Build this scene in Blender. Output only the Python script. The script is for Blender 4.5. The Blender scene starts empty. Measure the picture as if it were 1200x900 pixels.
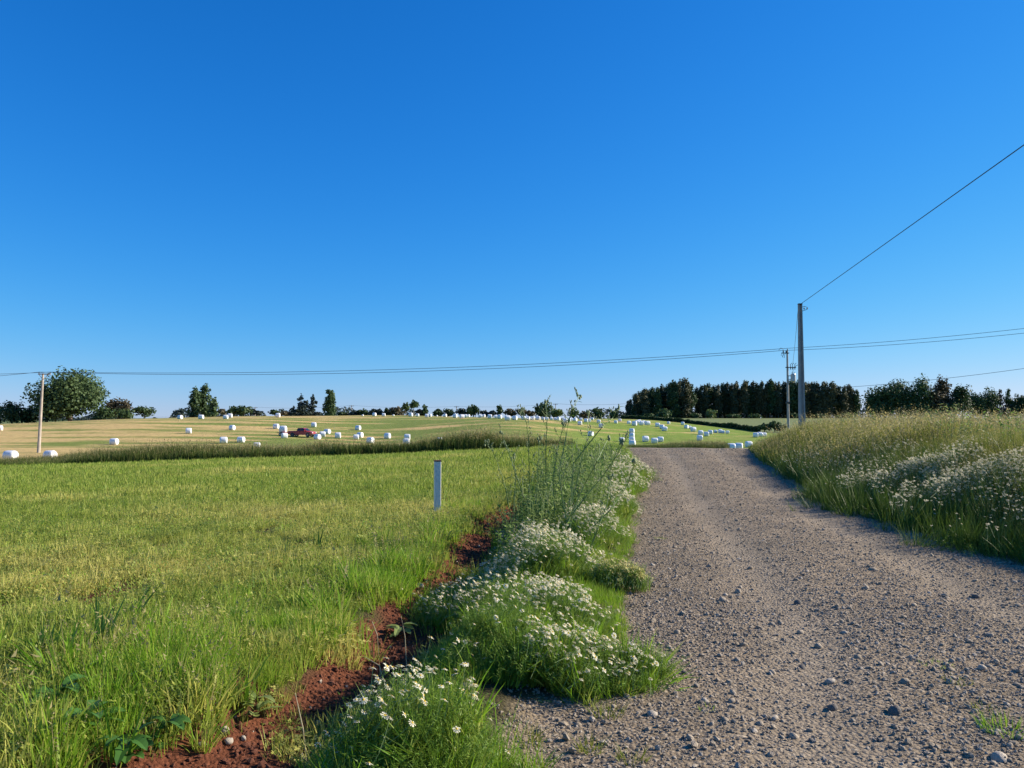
import bpy, math, random
import numpy as np
from mathutils import Vector, Matrix

rng = np.random.default_rng(7)
random.seed(7)
R = math.radians
scene = bpy.context.scene
C = scene.collection

# ------------------------------------------------------------------ camera, world, sun, exposure
EYE = 1.6
F = 900.0
PITCH = math.atan(40.0 / F)
cam_d = bpy.data.cameras.new("camera")
cam_d.sensor_width = 36.0
cam_d.lens = 27.0
cam_d.clip_start = 0.05
cam_d.clip_end = 20000.0
cam = bpy.data.objects.new("camera", cam_d)
C.objects.link(cam)
cam.location = (0, 0, EYE)
cam.rotation_euler = (R(90) + PITCH, 0, 0)
scene.camera = cam

SUN_AZ = R(76)      # clockwise from the viewing direction (+Y) towards the right (+X)
SUN_EL = R(26.5)
world = bpy.data.worlds.new("World")
scene.world = world
world.use_nodes = True
wn, wl = world.node_tree.nodes, world.node_tree.links
wn.clear()
sky = wn.new("ShaderNodeTexSky")
sky.sky_type = 'NISHITA'
sky.sun_disc = False
sky.sun_elevation = SUN_EL
sky.sun_rotation = SUN_AZ
sky.altitude = 200
sky.air_density = 1.0
sky.dust_density = 0.0
sky.ozone_density = 3.0
# tone curve per channel on the Nishita colours: a deeper, cleaner blue, as the photograph renders a clear sky
sepc = wn.new("ShaderNodeSeparateXYZ"); comb = wn.new("ShaderNodeCombineXYZ")
def _m(op, a, b):
    n = wn.new("ShaderNodeMath"); n.operation = op
    for k, v in enumerate((a, b)):
        if isinstance(v, (int, float)): n.inputs[k].default_value = v
        else: wl.new(v, n.inputs[k])
    return n.outputs[0]
for k, (gain, p, q) in enumerate(((.0130, 2.0, .008), (.104, 1.1, .05), (.158, 1.85, .1385))):
    t_ = _m('POWER', sepc.outputs[k], p)
    wl.new(_m('DIVIDE', _m('MULTIPLY', t_, gain * 5.744), _m('ADD', _m('MULTIPLY', t_, q), 1.0)), comb.inputs[k])
bg = wn.new("ShaderNodeBackground")
bg.inputs["Strength"].default_value = 0.10
wo = wn.new("ShaderNodeOutputWorld")
wl.new(sky.outputs[0], sepc.inputs[0])
wl.new(comb.outputs[0], bg.inputs["Color"])
wl.new(bg.outputs[0], wo.inputs["Surface"])

sun_d = bpy.data.lights.new("sun", 'SUN')
sun_d.energy = 5.0
sun_d.angle = R(0.5)
sun_d.color = (1.0, 0.90, 0.74)
sun = bpy.data.objects.new("sun", sun_d)
C.objects.link(sun)
sdir = Vector((math.sin(SUN_AZ) * math.cos(SUN_EL), math.cos(SUN_AZ) * math.cos(SUN_EL), math.sin(SUN_EL)))
sun.rotation_euler = sdir.to_track_quat('Z', 'Y').to_euler()
sun.location = (60, 20, 50)

vs = scene.view_settings
vs.view_transform = 'Standard'
vs.look = 'None'
vs.exposure = 0.8
vs.gamma = 1.0

# ------------------------------------------------------------------ helpers
def smooth(a, b, x):
    t = np.clip((np.asarray(x, float) - a) / (b - a), 0, 1)
    return t * t * (3 - 2 * t)

def pray(px, py):
    """direction of a photo pixel, scaled so that its Y component is 1"""
    cx, cy = (px - 600) / F, (450 - py) / F
    c, s = math.cos(PITCH), math.sin(PITCH)
    fy, fz = c - cy * s, s + cy * c
    return cx / fy, fz / fy

def at(px, py, d):
    x, z = pray(px, py)
    return Vector((x * d, d, EYE + z * d))

# value noise in numpy
_perm = rng.random((256, 256))
def vnoise(x, y):
    x = np.asarray(x, float); y = np.asarray(y, float)
    xi = np.floor(x).astype(int); yi = np.floor(y).astype(int)
    xf = x - xi; yf = y - yi
    xf = xf * xf * (3 - 2 * xf); yf = yf * yf * (3 - 2 * yf)
    g = lambda i, j: _perm[i & 255, j & 255]
    a = g(xi, yi) * (1 - xf) + g(xi + 1, yi) * xf
    b = g(xi, yi + 1) * (1 - xf) + g(xi + 1, yi + 1) * xf
    return a * (1 - yf) + b * yf
def fbm(x, y, o=4):
    s = 0; a = 0.5; t = 0
    for i in range(o):
        s = s + a * vnoise(x * 2**i + 17 * i, y * 2**i + 31 * i); t += a; a *= 0.5
    return s / t

# ------------------------------------------------------------------ terrain height
DR = np.array([2, 10, 20, 30, 40, 50, 62, 75, 90, 110, 135, 150, 170, 200, 230, 260, 320, 450, 700, 1500, 8000.])
PX = np.array([-300, 0, 150, 300, 450, 600, 700, 750, 800, 850, 900, 1000, 1200, 1600.])
TZ = np.array([
 # 2   10    20    30    40    50    62    75    90   110   135   150   170   200  230  260  320  450  700  1500  8000
 [0, -.05, -.35, -.75, -1.2, -1.8, -2.4, -2.7, -2.4, -2.0, -.6, -.2, -.3, -1., -1., -1., -1., -1., 0, 0, 0],
 [0, -.05, -.3, -.7, -1.2, -1.75, -2.35, -2.6, -2.35, -2.0, -.5, .2, .3, -.3, -.7, -1., -1., -1., 0, 0, 0],
 [0, -.05, -.3, -.6, -1.0, -1.5, -2.1, -2.6, -2.6, -2.35, -.6, .6, 1.55, 1.4, .9, .3, 0, 0, 0, 0, 0],
 [0, -.05, -.25, -.5, -.85, -1.25, -1.8, -2.5, -2.9, -2.8, -1.3, -.5, 1.3, 2.3, 2.1, 1.6, 1.0, .6, 0, 0, 0],
 [0, 0, -.2, -.4, -.65, -1.0, -1.5, -2.4, -3.0, -3.2, -2.7, -1.9, -.4, 1.5, 2.6, 2.6, 2.0, 1.0, 0, 0, 0],
 [0, 0, -.1, -.2, -.35, -.6, -1.05, -1.9, -2.6, -2.5, -1.3, -.1, 1.2, 1.8, 1.7, 1.4, 1.2, 1.0, 0, 0, 0],
 [0, 0, 0, 0, -.05, -.3, -.7, -1.8, -2.8, -3.5, -3.2, -2.6, -1.3, .5, 1.2, 1.4, 1.3, 1.3, 1, 0, 0],
 [0, 0, 0, 0, -.03, -.3, -.8, -1.7, -2.6, -3.3, -3.8, -3.6, -2.0, -.2, .8, 1.2, 1.4, 1.6, 1, 0, 0],
 [0, 0, 0, 0, -.03, -.35, -.9, -1.6, -2.5, -3.2, -3.4, -2.95, -2.2, -1.2, -.5, .05, .8, 1.6, 1, 0, 0],
 [0, 0, 0, 0, -.03, -.35, -.9, -1.6, -2.4, -3.0, -3.0, -2.9, -2.6, -2.0, -1.4, -.85, .1, 1.6, 1, 0, 0],
 [0, 0, 0, 0, 0, -.35, -.9, -1.5, -2.2, -2.7, -2.8, -2.8, -2.6, -2.3, -1.7, -1.2, -.1, 1.6, 1, 0, 0],
 [0, 0, 0, 0, 0, -.2, -.6, -1.0, -1.5, -2.0, -2.2, -2.2, -2.2, -2.0, -1.5, -1.0, 0, 1.6, 1, 0, 0],
 [0, 0, 0, 0, 0, 0, -.2, -.4, -.5, -.6, -.6, -.6, -.6, -.6, -.4, -.2, .2, 1.2, 1, 0, 0],
 [0, 0, 0, 0, 0, 0, -.2, -.4, -.5, -.6, -.6, -.6, -.6, -.6, -.4, -.2, .2, 1.2, 1, 0, 0],
])
# resample finely and smooth so that the hills have no creases
_ld = np.linspace(math.log(2), math.log(8000), 360)
_pp = np.linspace(-300, 1600, 191)
_g1 = np.array([np.interp(_ld, np.log(DR), r) for r in TZ])
_G = np.array([np.interp(_pp, PX, _g1[:, j]) for j in range(len(_ld))]).T
def _blur(a, ax, k):
    ker = np.hanning(k + 2)[1:-1]; ker /= ker.sum()
    pad = [(0, 0), (0, 0)]; pad[ax] = (k // 2, k // 2)
    b = np.pad(a, pad, mode='edge')
    return np.apply_along_axis(lambda v: np.convolve(v, ker, 'valid'), ax, b)
_G = _blur(_blur(_G, 0, 11), 1, 5)

# plan of the road, the ditch and the boundaries (x as a function of y)
RL_Y = np.array([-30, 0, 2, 3.7, 4.4, 4.9, 5.8, 6.9, 10.5, 16, 26, 40, 52]); RL_X = np.array([-6, -.7, -.3, -.02, .1, .45, .8, .93, 1.62, 2.43, 4.3, 5.9, 7.5])
RR_Y = np.array([-30, 0, 4, 8.7, 11.5, 16.5, 27.7, 40, 52]); RR_X = np.array([-1.5, 4.2, 5.1, 5.75, 5.95, 6.85, 9.1, 12.3, 16.5])
DI_Y = np.array([-4, 2, 3.69, 4.65, 5.76, 6.86, 8.5, 13, 18, 30]); DI_X = np.array([-2.7, -1.85, -1.46, -1.14, -.86, -.63, -.40, -.15, .6, 2.8])
road_l = lambda y: np.interp(y, RL_Y, RL_X)
road_r = lambda y: np.interp(y, RR_Y, RR_X)
ditch_x = lambda y: np.interp(y, DI_Y, DI_X) + .26 * (vnoise(y * .95, y * 0 + 7.7) - .5) + .12 * (vnoise(y * 2.6, y * 0 + 1.2) - .5)
def ditch_w(y):
    return (.42 + .24 * (vnoise(y * 1.1, y * 0 + 3.3) - .5)) * (1 - smooth(12.5, 16, y)) + .16 * (1 - smooth(3.6, 5.2, y)) * smooth(1, 2, y)
# far edge of the meadow: the line of the tall grass verge
V_PX = np.array([-400, 0, 300, 600, 660, 700]); V_D = np.array([56, 58, 62, 67, 68, 60.])
def verge_d(x, y):
    return np.interp(x / np.maximum(y, 1e-3) * F + 600, V_PX, V_D)

def H(x, y):
    x = np.asarray(x, float); y = np.asarray(y, float)
    th = np.arctan2(x, y); r = np.hypot(x, y)
    d = r * np.cos(np.minimum(np.abs(th), R(50)))
    u = np.tan(np.clip(th, -R(50), R(50)))
    fi = (np.clip(u * F + 600, -300, 1600) + 300) / 10.0
    fj = (np.log(np.clip(d, 2, 7999)) - _ld[0]) / (_ld[1] - _ld[0])
    i = np.clip(fi.astype(int), 0, len(_pp) - 2); j = np.clip(fj.astype(int), 0, len(_ld) - 2)
    a = fi - i; b = np.clip(fj - j, 0, 1)
    z = (_G[i, j] * (1 - a) * (1 - b) + _G[i + 1, j] * a * (1 - b) + _G[i, j + 1] * (1 - a) * b + _G[i + 1, j + 1] * a * b)
    near = 1 - smooth(45, 60, r)
    # right bank
    s = x - road_r(y)
    bank = (.84 * smooth(-0.1, 2.8, s) + .10 * (fbm(x * .6, y * .6, 3) - .5) * smooth(0.2, 1.5, s)) * (1 - smooth(30, 56, y))
    z = z + bank
    # road camber and two wheel ruts
    L, Rr = road_l(y), road_r(y)
    t = (x - L) / (Rr - L)
    inr = smooth(-.02, .08, t) * (1 - smooth(.92, 1.02, t)) * near
    z = z + inr * (.05 * (1 - (2 * t - 1)**2) - .035 * np.exp(-((t - .30) / .07)**2) - .035 * np.exp(-((t - .70) / .07)**2))
    # ditch
    dd = (x - ditch_x(y)) / np.maximum(ditch_w(y), .02)
    z = z - near * .23 * np.exp(-np.abs(dd)**3 * .55) * smooth(0.02, .16, ditch_w(y)) * (y < 30)
    # strip between ditch and road a little proud
    z = z + near * .07 * smooth(0, .35, x - ditch_x(y) - .3) * (1 - smooth(-.25, .15, x - L)) * (y > -4)
    # small unevenness
    z = z + (fbm(x * 1.3, y * 1.3, 3) - .5) * .06 * near * (1 - inr) + (fbm(x * 7, y * 7, 2) - .5) * .05 * (1 - smooth(8, 16, r)) * (1 - inr)
    z = z + (fbm(x * 5, y * 5, 2) - .5) * .012 * inr
    return z
def h(x, y):
    return float(H(np.array([x]), np.array([y]))[0])

def ground_hit(px, py, dmin=2.0, dmax=900, fallback=160):
    x, zz = pray(px, py)
    d = np.exp(np.linspace(math.log(dmin), math.log(dmax), 1600))
    f = EYE + zz * d - H(x * d, d)
    k = np.where(f <= 0)[0]
    dd = d[k[0]] if len(k) else fallback
    return x * dd, dd, h(x * dd, dd)

# hedge line (edge of the hay field towards the far pale field)
HD_PX = np.array([700, 740, 800, 850, 890, 960]); HD_D = np.array([300, 285, 258, 232, 205, 170.])
def hedge_d(x, y):
    return np.interp(x / np.maximum(y, 1e-3) * F + 600, HD_PX, HD_D)

# ------------------------------------------------------------------ materials
def newmat(name):
    m = bpy.data.materials.new(name); m.use_nodes = True
    nt = m.node_tree; nt.nodes.clear()
    o = nt.nodes.new("ShaderNodeOutputMaterial")
    return m, nt, o
def N(nt, t, **kw):
    n = nt.nodes.new(t)
    for k, v in kw.items():
        if k in n.inputs: n.inputs[k].default_value = v
        else: setattr(n, k, v)
    return n
def ramp(nt, stops):
    r = nt.nodes.new("ShaderNodeValToRGB")
    e = r.color_ramp.elements
    while len(e) < len(stops): e.new(0.5)
    for q, (p, c) in zip(e, stops):
        q.position = p; q.color = (*c, 1)
    return r
def mixc(nt, a, b, f, mode='MIX'):
    m = nt.nodes.new("ShaderNodeMix"); m.data_type = 'RGBA'; m.blend_type = mode
    for sock, v in ((m.inputs[0], f), (m.inputs[6], a), (m.inputs[7], b)):
        if hasattr(v, "is_linked"): nt.links.new(v, sock)
        elif isinstance(v, (int, float)): sock.default_value = v
        else: sock.default_value = (*v, 1)
    return m.outputs[2]

def simple(name, col, rough=.6, metal=0., vary=.15, scale=8., bump=.0, spec=.4):
    m, nt, o = newmat(name)
    tc = N(nt, "ShaderNodeTexCoord")
    no = N(nt, "ShaderNodeTexNoise", Scale=scale, Detail=6.0)
    nt.links.new(tc.outputs["Object"], no.inputs["Vector"])
    lo = tuple(c * (1 - vary) for c in col); hi = tuple(min(1, c * (1 + vary)) for c in col)
    r = ramp(nt, [(.3, lo), (.7, hi)])
    nt.links.new(no.outputs["Fac"], r.inputs[0])
    p = N(nt, "ShaderNodeBsdfPrincipled", Roughness=rough, Metallic=metal)
    p.inputs["Specular IOR Level"].default_value = spec
    nt.links.new(r.outputs[0], p.inputs["Base Color"])
    if bump:
        b = N(nt, "ShaderNodeBump", Strength=bump, Distance=.02)
        nt.links.new(no.outputs["Fac"], b.inputs["Height"]); nt.links.new(b.outputs[0], p.inputs["Normal"])
    nt.links.new(p.outputs[0], o.inputs[0])
    return m

def leafmat(name, c1, c2, dry=None, trans=.35, rough=.5, dryvar=False):
    """leaf / blade: colour varies per instance, dry tint comes from the scatter's own 'tint' attribute"""
    m, nt, o = newmat(name)
    oi = N(nt, "ShaderNodeObjectInfo")
    geo = N(nt, "ShaderNodeNewGeometry")
    ad = N(nt, "ShaderNodeMath", operation='MULTIPLY_ADD'); ad.inputs[1].default_value = .5
    sc_ = N(nt, "ShaderNodeMath", operation='MULTIPLY'); sc_.inputs[1].default_value = .5
    nt.links.new(geo.outputs["Random Per Island"], sc_.inputs[0])
    nt.links.new(oi.outputs["Random"], ad.inputs[0]); nt.links.new(sc_.outputs[0], ad.inputs[2])
    col = mixc(nt, c1, c2, ad.outputs[0])
    if dry:
        at_ = N(nt, "ShaderNodeAttribute", attribute_type='INSTANCER', attribute_name='tint')
        mul = N(nt, "ShaderNodeMath", operation='MULTIPLY_ADD'); mul.use_clamp = True
        mul.inputs[1].default_value = .7; mul.inputs[2].default_value = -.35
        nt.links.new(geo.outputs["Random Per Island"], mul.inputs[0])
        add = N(nt, "ShaderNodeMath", operation='ADD'); add.use_clamp = True
        nt.links.new(at_.outputs["Fac"], add.inputs[0])
        sub = N(nt, "ShaderNodeMath", operation='MULTIPLY_ADD'); sub.inputs[1].default_value = .8; sub.inputs[2].default_value = -.4
        nt.links.new(geo.outputs["Random Per Island"], sub.inputs[0]); nt.links.new(sub.outputs[0], add.inputs[1])
        col = mixc(nt, col, dry, add.outputs[0])
    p = N(nt, "ShaderNodeBsdfPrincipled", Roughness=rough)
    p.inputs["Specular IOR Level"].default_value = .25
    nt.links.new(col, p.inputs["Base Color"])
    t = N(nt, "ShaderNodeBsdfTranslucent")
    nt.links.new(col, t.inputs["Color"])
    mx = N(nt, "ShaderNodeMixShader"); mx.inputs[0].default_value = trans
    nt.links.new(p.outputs[0], mx.inputs[1]); nt.links.new(t.outputs[0], mx.inputs[2])
    nt.links.new(mx.outputs[0], o.inputs[0])
    return m

def land_material():
    m, nt, o = newmat("land")
    ca = N(nt, "ShaderNodeAttribute", attribute_name="land_col")
    ga = N(nt, "ShaderNodeAttribute", attribute_name="gravel")
    so = N(nt, "ShaderNodeAttribute", attribute_name="soil")
    geo = N(nt, "ShaderNodeNewGeometry")
    n1 = N(nt, "ShaderNodeTexNoise", Scale=1.2, Detail=12.0, Roughness=.75)
    nt.links.new(geo.outputs["Position"], n1.inputs["Vector"])
    r1 = ramp(nt, [(.25, (.55, .55, .55)), (.75, (1.4, 1.4, 1.35))])
    nt.links.new(n1.outputs["Fac"], r1.inputs[0])
    base = mixc(nt, ca.outputs["Color"], r1.outputs[0], 1.0, 'MULTIPLY')
    # gravel
    vo = N(nt, "ShaderNodeTexVoronoi", Scale=42.0)
    vo2 = N(nt, "ShaderNodeTexVoronoi", Scale=110.0)
    for v in (vo, vo2): nt.links.new(geo.outputs["Position"], v.inputs["Vector"])
    sp = N(nt, "ShaderNodeSeparateColor"); nt.links.new(vo.outputs["Color"], sp.inputs[0])
    sp2 = N(nt, "ShaderNodeSeparateColor"); nt.links.new(vo2.outputs["Color"], sp2.inputs[0])
    rg = ramp(nt, [(0, (.125, .10, .068)), (.5, (.248, .197, .138)), (.85, (.39, .315, .225)), (1, (.49, .43, .34))])
    rg2 = ramp(nt, [(0, (.165, .131, .092)), (.6, (.275, .22, .157)), (1, (.38, .325, .25))])
    nt.links.new(sp.outputs[0], rg.inputs[0]); nt.links.new(sp2.outputs[0], rg2.inputs[0])
    gcol = mixc(nt, rg.outputs[0], rg2.outputs[0], .5)
    n2 = N(nt, "ShaderNodeTexNoise", Scale=.9, Detail=5.0)
    nt.links.new(geo.outputs["Position"], n2.inputs["Vector"])
    r2 = ramp(nt, [(.3, (.78, .76, .74)), (.7, (1.15, 1.1, 1.05))])
    nt.links.new(n2.outputs["Fac"], r2.inputs[0])
    gcol = mixc(nt, gcol, r2.outputs[0], 1.0, 'MULTIPLY')
    du = N(nt, "ShaderNodeAttribute", attribute_name="dust")
    gcol = mixc(nt, gcol, (.33, .285, .225), du.outputs["Fac"])
    # red earth
    n3 = N(nt, "ShaderNodeTexNoise", Scale=38.0, Detail=8.0, Roughness=.7)
    nt.links.new(geo.outputs["Position"], n3.inputs["Vector"])
    r3 = ramp(nt, [(.3, (.07, .024, .013)), (.6, (.165, .060, .031)), (.8, (.27, .115, .062))])
    nt.links.new(n3.outputs["Fac"], r3.inputs[0])
    col = mixc(nt, base, gcol, ga.outputs["Fac"])
    col = mixc(nt, col, r3.outputs[0], so.outputs["Fac"])
    p = N(nt, "ShaderNodeBsdfPrincipled", Roughness=.95)
    p.inputs["Specular IOR Level"].default_value = .1
    nt.links.new(col, p.inputs["Base Color"])
    ht = N(nt, "ShaderNodeMath", operation='MULTIPLY_ADD'); ht.inputs[1].default_value = -1.0
    nt.links.new(vo.outputs["Distance"], ht.inputs[0]); nt.links.new(n3.outputs["Fac"], ht.inputs[2])
    b = N(nt, "ShaderNodeBump", Strength=.9, Distance=.018)
    nt.links.new(ht.outputs[0], b.inputs["Height"]); nt.links.new(b.outputs[0], p.inputs["Normal"])
    nt.links.new(p.outputs[0], o.inputs[0])
    return m

M = {}
M['land'] = land_material()
M['grass'] = leafmat("grass_blade", (.16, .255, .030), (.31, .385, .055), dry=(.60, .53, .155), trans=.4)
M['lush'] = leafmat("lush_blade", (.13, .28, .016), (.28, .45, .03), dry=(.52, .48, .12), trans=.45)
M['verge'] = leafmat("verge_blade", (.055, .10, .018), (.11, .16, .03), dry=(.26, .21, .09), trans=.25)  # greens kept dark to paint in the tall grass's self-shadow
M['bank'] = leafmat("bank_blade", (.13, .18, .020), (.27, .295, .04), dry=(.44, .36, .11), trans=.4)
M['fringe'] = leafmat("fringe_blade", (.06, .12, .016), (.125, .185, .026), trans=.2)  # green darkened to put the shade of the bank's foot into the blades
M['seed'] = leafmat("seed_head", (.26, .22, .08), (.44, .38, .17), trans=.45)
M['weed'] = leafmat("weed_leaf", (.13, .24, .04), (.22, .33, .07), trans=.45)
M['greyweed'] = leafmat("grey_weed_leaf", (.20, .28, .07), (.34, .41, .14), trans=.45)
M['broad'] = leafmat("broad_leaf", (.05, .14, .028), (.10, .22, .045), trans=.35, rough=.38)
M['feather'] = leafmat("chamomile_leaf", (.11, .21, .026), (.22, .33, .045), trans=.4)
M['petal'] = leafmat("petal", (.83, .77, .57), (.89, .85, .70), trans=.3, rough=.6)
M['petal_cream'] = leafmat("cream_petal", (.74, .68, .30), (.82, .76, .42), trans=.25, rough=.6)
M['eye'] = simple("flower_eye", (.62, .40, .03), .7)
M['stem'] = simple("stem", (.17, .24, .07), .6)
M['drystem'] = simple("dry_stem", (.45, .38, .22), .7)
M['bud'] = simple("bud", (.16, .20, .09), .7)
M['stone_a'] = simple("stone_grey", (.275, .225, .165), .85, vary=.3, scale=14, bump=.4)
M['stone_b'] = simple("stone_brown", (.34, .28, .21), .85, vary=.3, scale=14, bump=.4)
M['stone_c'] = simple("stone_pale", (.38, .325, .26), .8, vary=.2, scale=14, bump=.4)
M['stone_d'] = simple("stone_dark", (.13, .115, .10), .8, vary=.3, scale=14, bump=.4)
M['clod'] = simple("soil_clod", (.16, .058, .031), .95, vary=.45, scale=30, bump=.6)
M['film'] = simple("bale_film", (.80, .81, .82), .30, vary=.09, scale=3.5, bump=.5, spec=.5)
M['bark'] = simple("bark", (.14, .11, .085), .9, vary=.3, scale=3)
M['palebark'] = simple("pale_bark", (.32, .29, .25), .9, vary=.25, scale=3)
M['concrete'] = simple("pole_concrete", (.36, .34, .31), .85, vary=.15, scale=3, bump=.2)
M['polewood'] = simple("pole_wood", (.42, .36, .30), .85, vary=.2, scale=2)
M['paint_grey'] = simple("post_paint", (.74, .71, .64), .6, vary=.12, scale=20, bump=.1)
M['rust'] = simple("rusty_cap", (.20, .09, .05), .8, vary=.3, scale=30)
M['wire'] = simple("wire", (.05, .05, .055), .5)
M['metal'] = simple("galvanised", (.42, .44, .45), .45, metal=.6)
M['dark'] = simple("dark_fitting", (.05, .05, .05), .6)
M['redpaint'] = simple("red_paint", (.40, .045, .045), .28, vary=.05)
M['glass'] = simple("car_glass", (.02, .025, .03), .08, vary=.0, spec=.6)
M['tyre'] = simple("tyre", (.025, .025, .025), .9)
M['rim'] = simple("rim", (.45, .45, .46), .35, metal=.7)
M['lampglass'] = simple("lamp_glass", (.7, .7, .68), .15)

def treemat(name, c1, c2):
    return leafmat(name, c1, c2, trans=.22, rough=.6)
M['t_green'] = treemat("foliage_green", (.045, .085, .028), (.095, .145, .052))
M['t_dark'] = treemat("foliage_dark", (.03, .06, .021), (.07, .115, .04))
M['t_blue'] = treemat("foliage_bluish", (.028, .045, .038), (.06, .085, .07))
M['t_poplar'] = treemat("foliage_poplar", (.05, .09, .032), (.10, .155, .06))
M['t_brown'] = treemat("foliage_brownish", (.06, .05, .03), (.12, .10, .05))
M['t_light'] = treemat("foliage_light", (.09, .14, .04), (.17, .22, .075))
M['t_wind'] = treemat("foliage_windbreak", (.042, .06, .03), (.125, .12, .055))

# ------------------------------------------------------------------ object helpers
def tag(o, label=None, cat=None, group=None, kind=None):
    if label: o['label'] = label
    if cat: o['category'] = cat
    if group: o['group'] = group
    if kind: o['kind'] = kind
    return o
def empty(name, loc, label, cat, group=None):
    o = bpy.data.objects.new(name, None); C.objects.link(o)
    o.location = loc; o.empty_display_size = .2
    return tag(o, label, cat, group)
def link(name, me, parent=None, loc=None):
    o = bpy.data.objects.new(name, me); C.objects.link(o)
    if parent: o.parent = parent
    if loc is not None: o.location = loc
    return o
def copy_tree(o, parent=None):
    c = o.copy(); C.objects.link(c)
    if parent: c.parent = parent
    for ch in list(o.children): copy_tree(ch, c)
    return c

class MB:
    """collects shapes into one mesh"""
    def __init__(s): s.v = []; s.f = []; s.m = []; s.mi = 0
    def add(s, vs, fs):
        b = len(s.v); s.v += [tuple(v) for v in vs]
        s.f += [tuple(i + b for i in f) for f in fs]; s.m += [s.mi] * len(fs)
    def box(s, c, size, rot=None, taper=1.0):
        x, y, z = (q / 2 for q in size); P = []
        for dz in (-1, 1):
            k = taper if dz > 0 else 1
            for dx, dy in ((-1, -1), (1, -1), (1, 1), (-1, 1)): P.append(Vector((dx * x * k, dy * y * k, dz * z)))
        if rot: P = [rot @ p for p in P]
        c = Vector(c)
        s.add([p + c for p in P], [(3, 2, 1, 0), (4, 5, 6, 7), (0, 1, 5, 4), (1, 2, 6, 5), (2, 3, 7, 6), (3, 0, 4, 7)])
    def tube(s, pts, rad, n=6, cap=True):
        pts = [Vector(p) for p in pts]
        rad = rad if hasattr(rad, '__len__') else [rad] * len(pts)
        vs_ = []
        for i, p in enumerate(pts):
            t = (pts[min(i + 1, len(pts) - 1)] - pts[max(i - 1, 0)]).normalized()
            a = t.cross(Vector((0, 0, 1)) if abs(t.z) < .95 else Vector((0, 1, 0))).normalized(); b = t.cross(a)
            for k in range(n):
                q = 2 * math.pi * k / n
                vs_.append(p + rad[i] * (math.cos(q) * a + math.sin(q) * b))
        fs = [(i * n + k, i * n + (k + 1) % n, (i + 1) * n + (k + 1) % n, (i + 1) * n + k) for i in range(len(pts) - 1) for k in range(n)]
        if cap: fs += [tuple(range(n))[::-1], tuple((len(pts) - 1) * n + k for k in range(n))]
        s.add(vs_, fs)
    def lathe(s, prof, axis_m=Matrix.Identity(4), n=16):
        vs_ = [axis_m @ Vector((r * math.cos(2 * math.pi * k / n), r * math.sin(2 * math.pi * k / n), z)) for r, z in prof for k in range(n)]
        fs = [(i * n + k, i * n + (k + 1) % n, (i + 1) * n + (k + 1) % n, (i + 1) * n + k) for i in range(len(prof) - 1) for k in range(n)]
        fs += [tuple(range(n))[::-1], tuple((len(prof) - 1) * n + k for k in range(n))]
        s.add(vs_, fs)
    def blade(s, base, lean, length, width, curl=.4, yaw=0., seg=3):
        """one curved grass blade; lean is a horizontal direction vector with its length the tilt"""
        base = Vector(base); lean = Vector((lean[0], lean[1], 0)); side = Vector((math.cos(yaw), math.sin(yaw), 0))
        vs_ = []
        for i in range(seg + 1):
            t = i / seg
            p = base + Vector((0, 0, length * t * (1 - .35 * curl * t))) + lean * length * (t * .5 + curl * t * t)
            w = width * (1 - t) ** .6 * .5
            if i < seg: vs_ += [p - side * w, p + side * w]
            else: vs_.append(p)
        fs = [(2 * i, 2 * i + 1, 2 * i + 3, 2 * i + 2) for i in range(seg - 1)] + [(2 * seg - 2, 2 * seg - 1, 2 * seg)]
        s.add(vs_, fs)
    def mesh(s, name, mats, smooth_=False):
        me = bpy.data.meshes.new(name); me.from_pydata(s.v, [], s.f)
        for m in (mats if isinstance(mats, list) else [mats]): me.materials.append(m)
        if isinstance(mats, list): me.polygons.foreach_set('material_index', s.m)
        if smooth_: me.polygons.foreach_set('use_smooth', [True] * len(s.f))
        me.update(); return me
    def build(s, name, mats, parent=None, loc=None, smooth_=False):
        return link(name, s.mesh(name, mats, smooth_), parent, loc)

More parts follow.
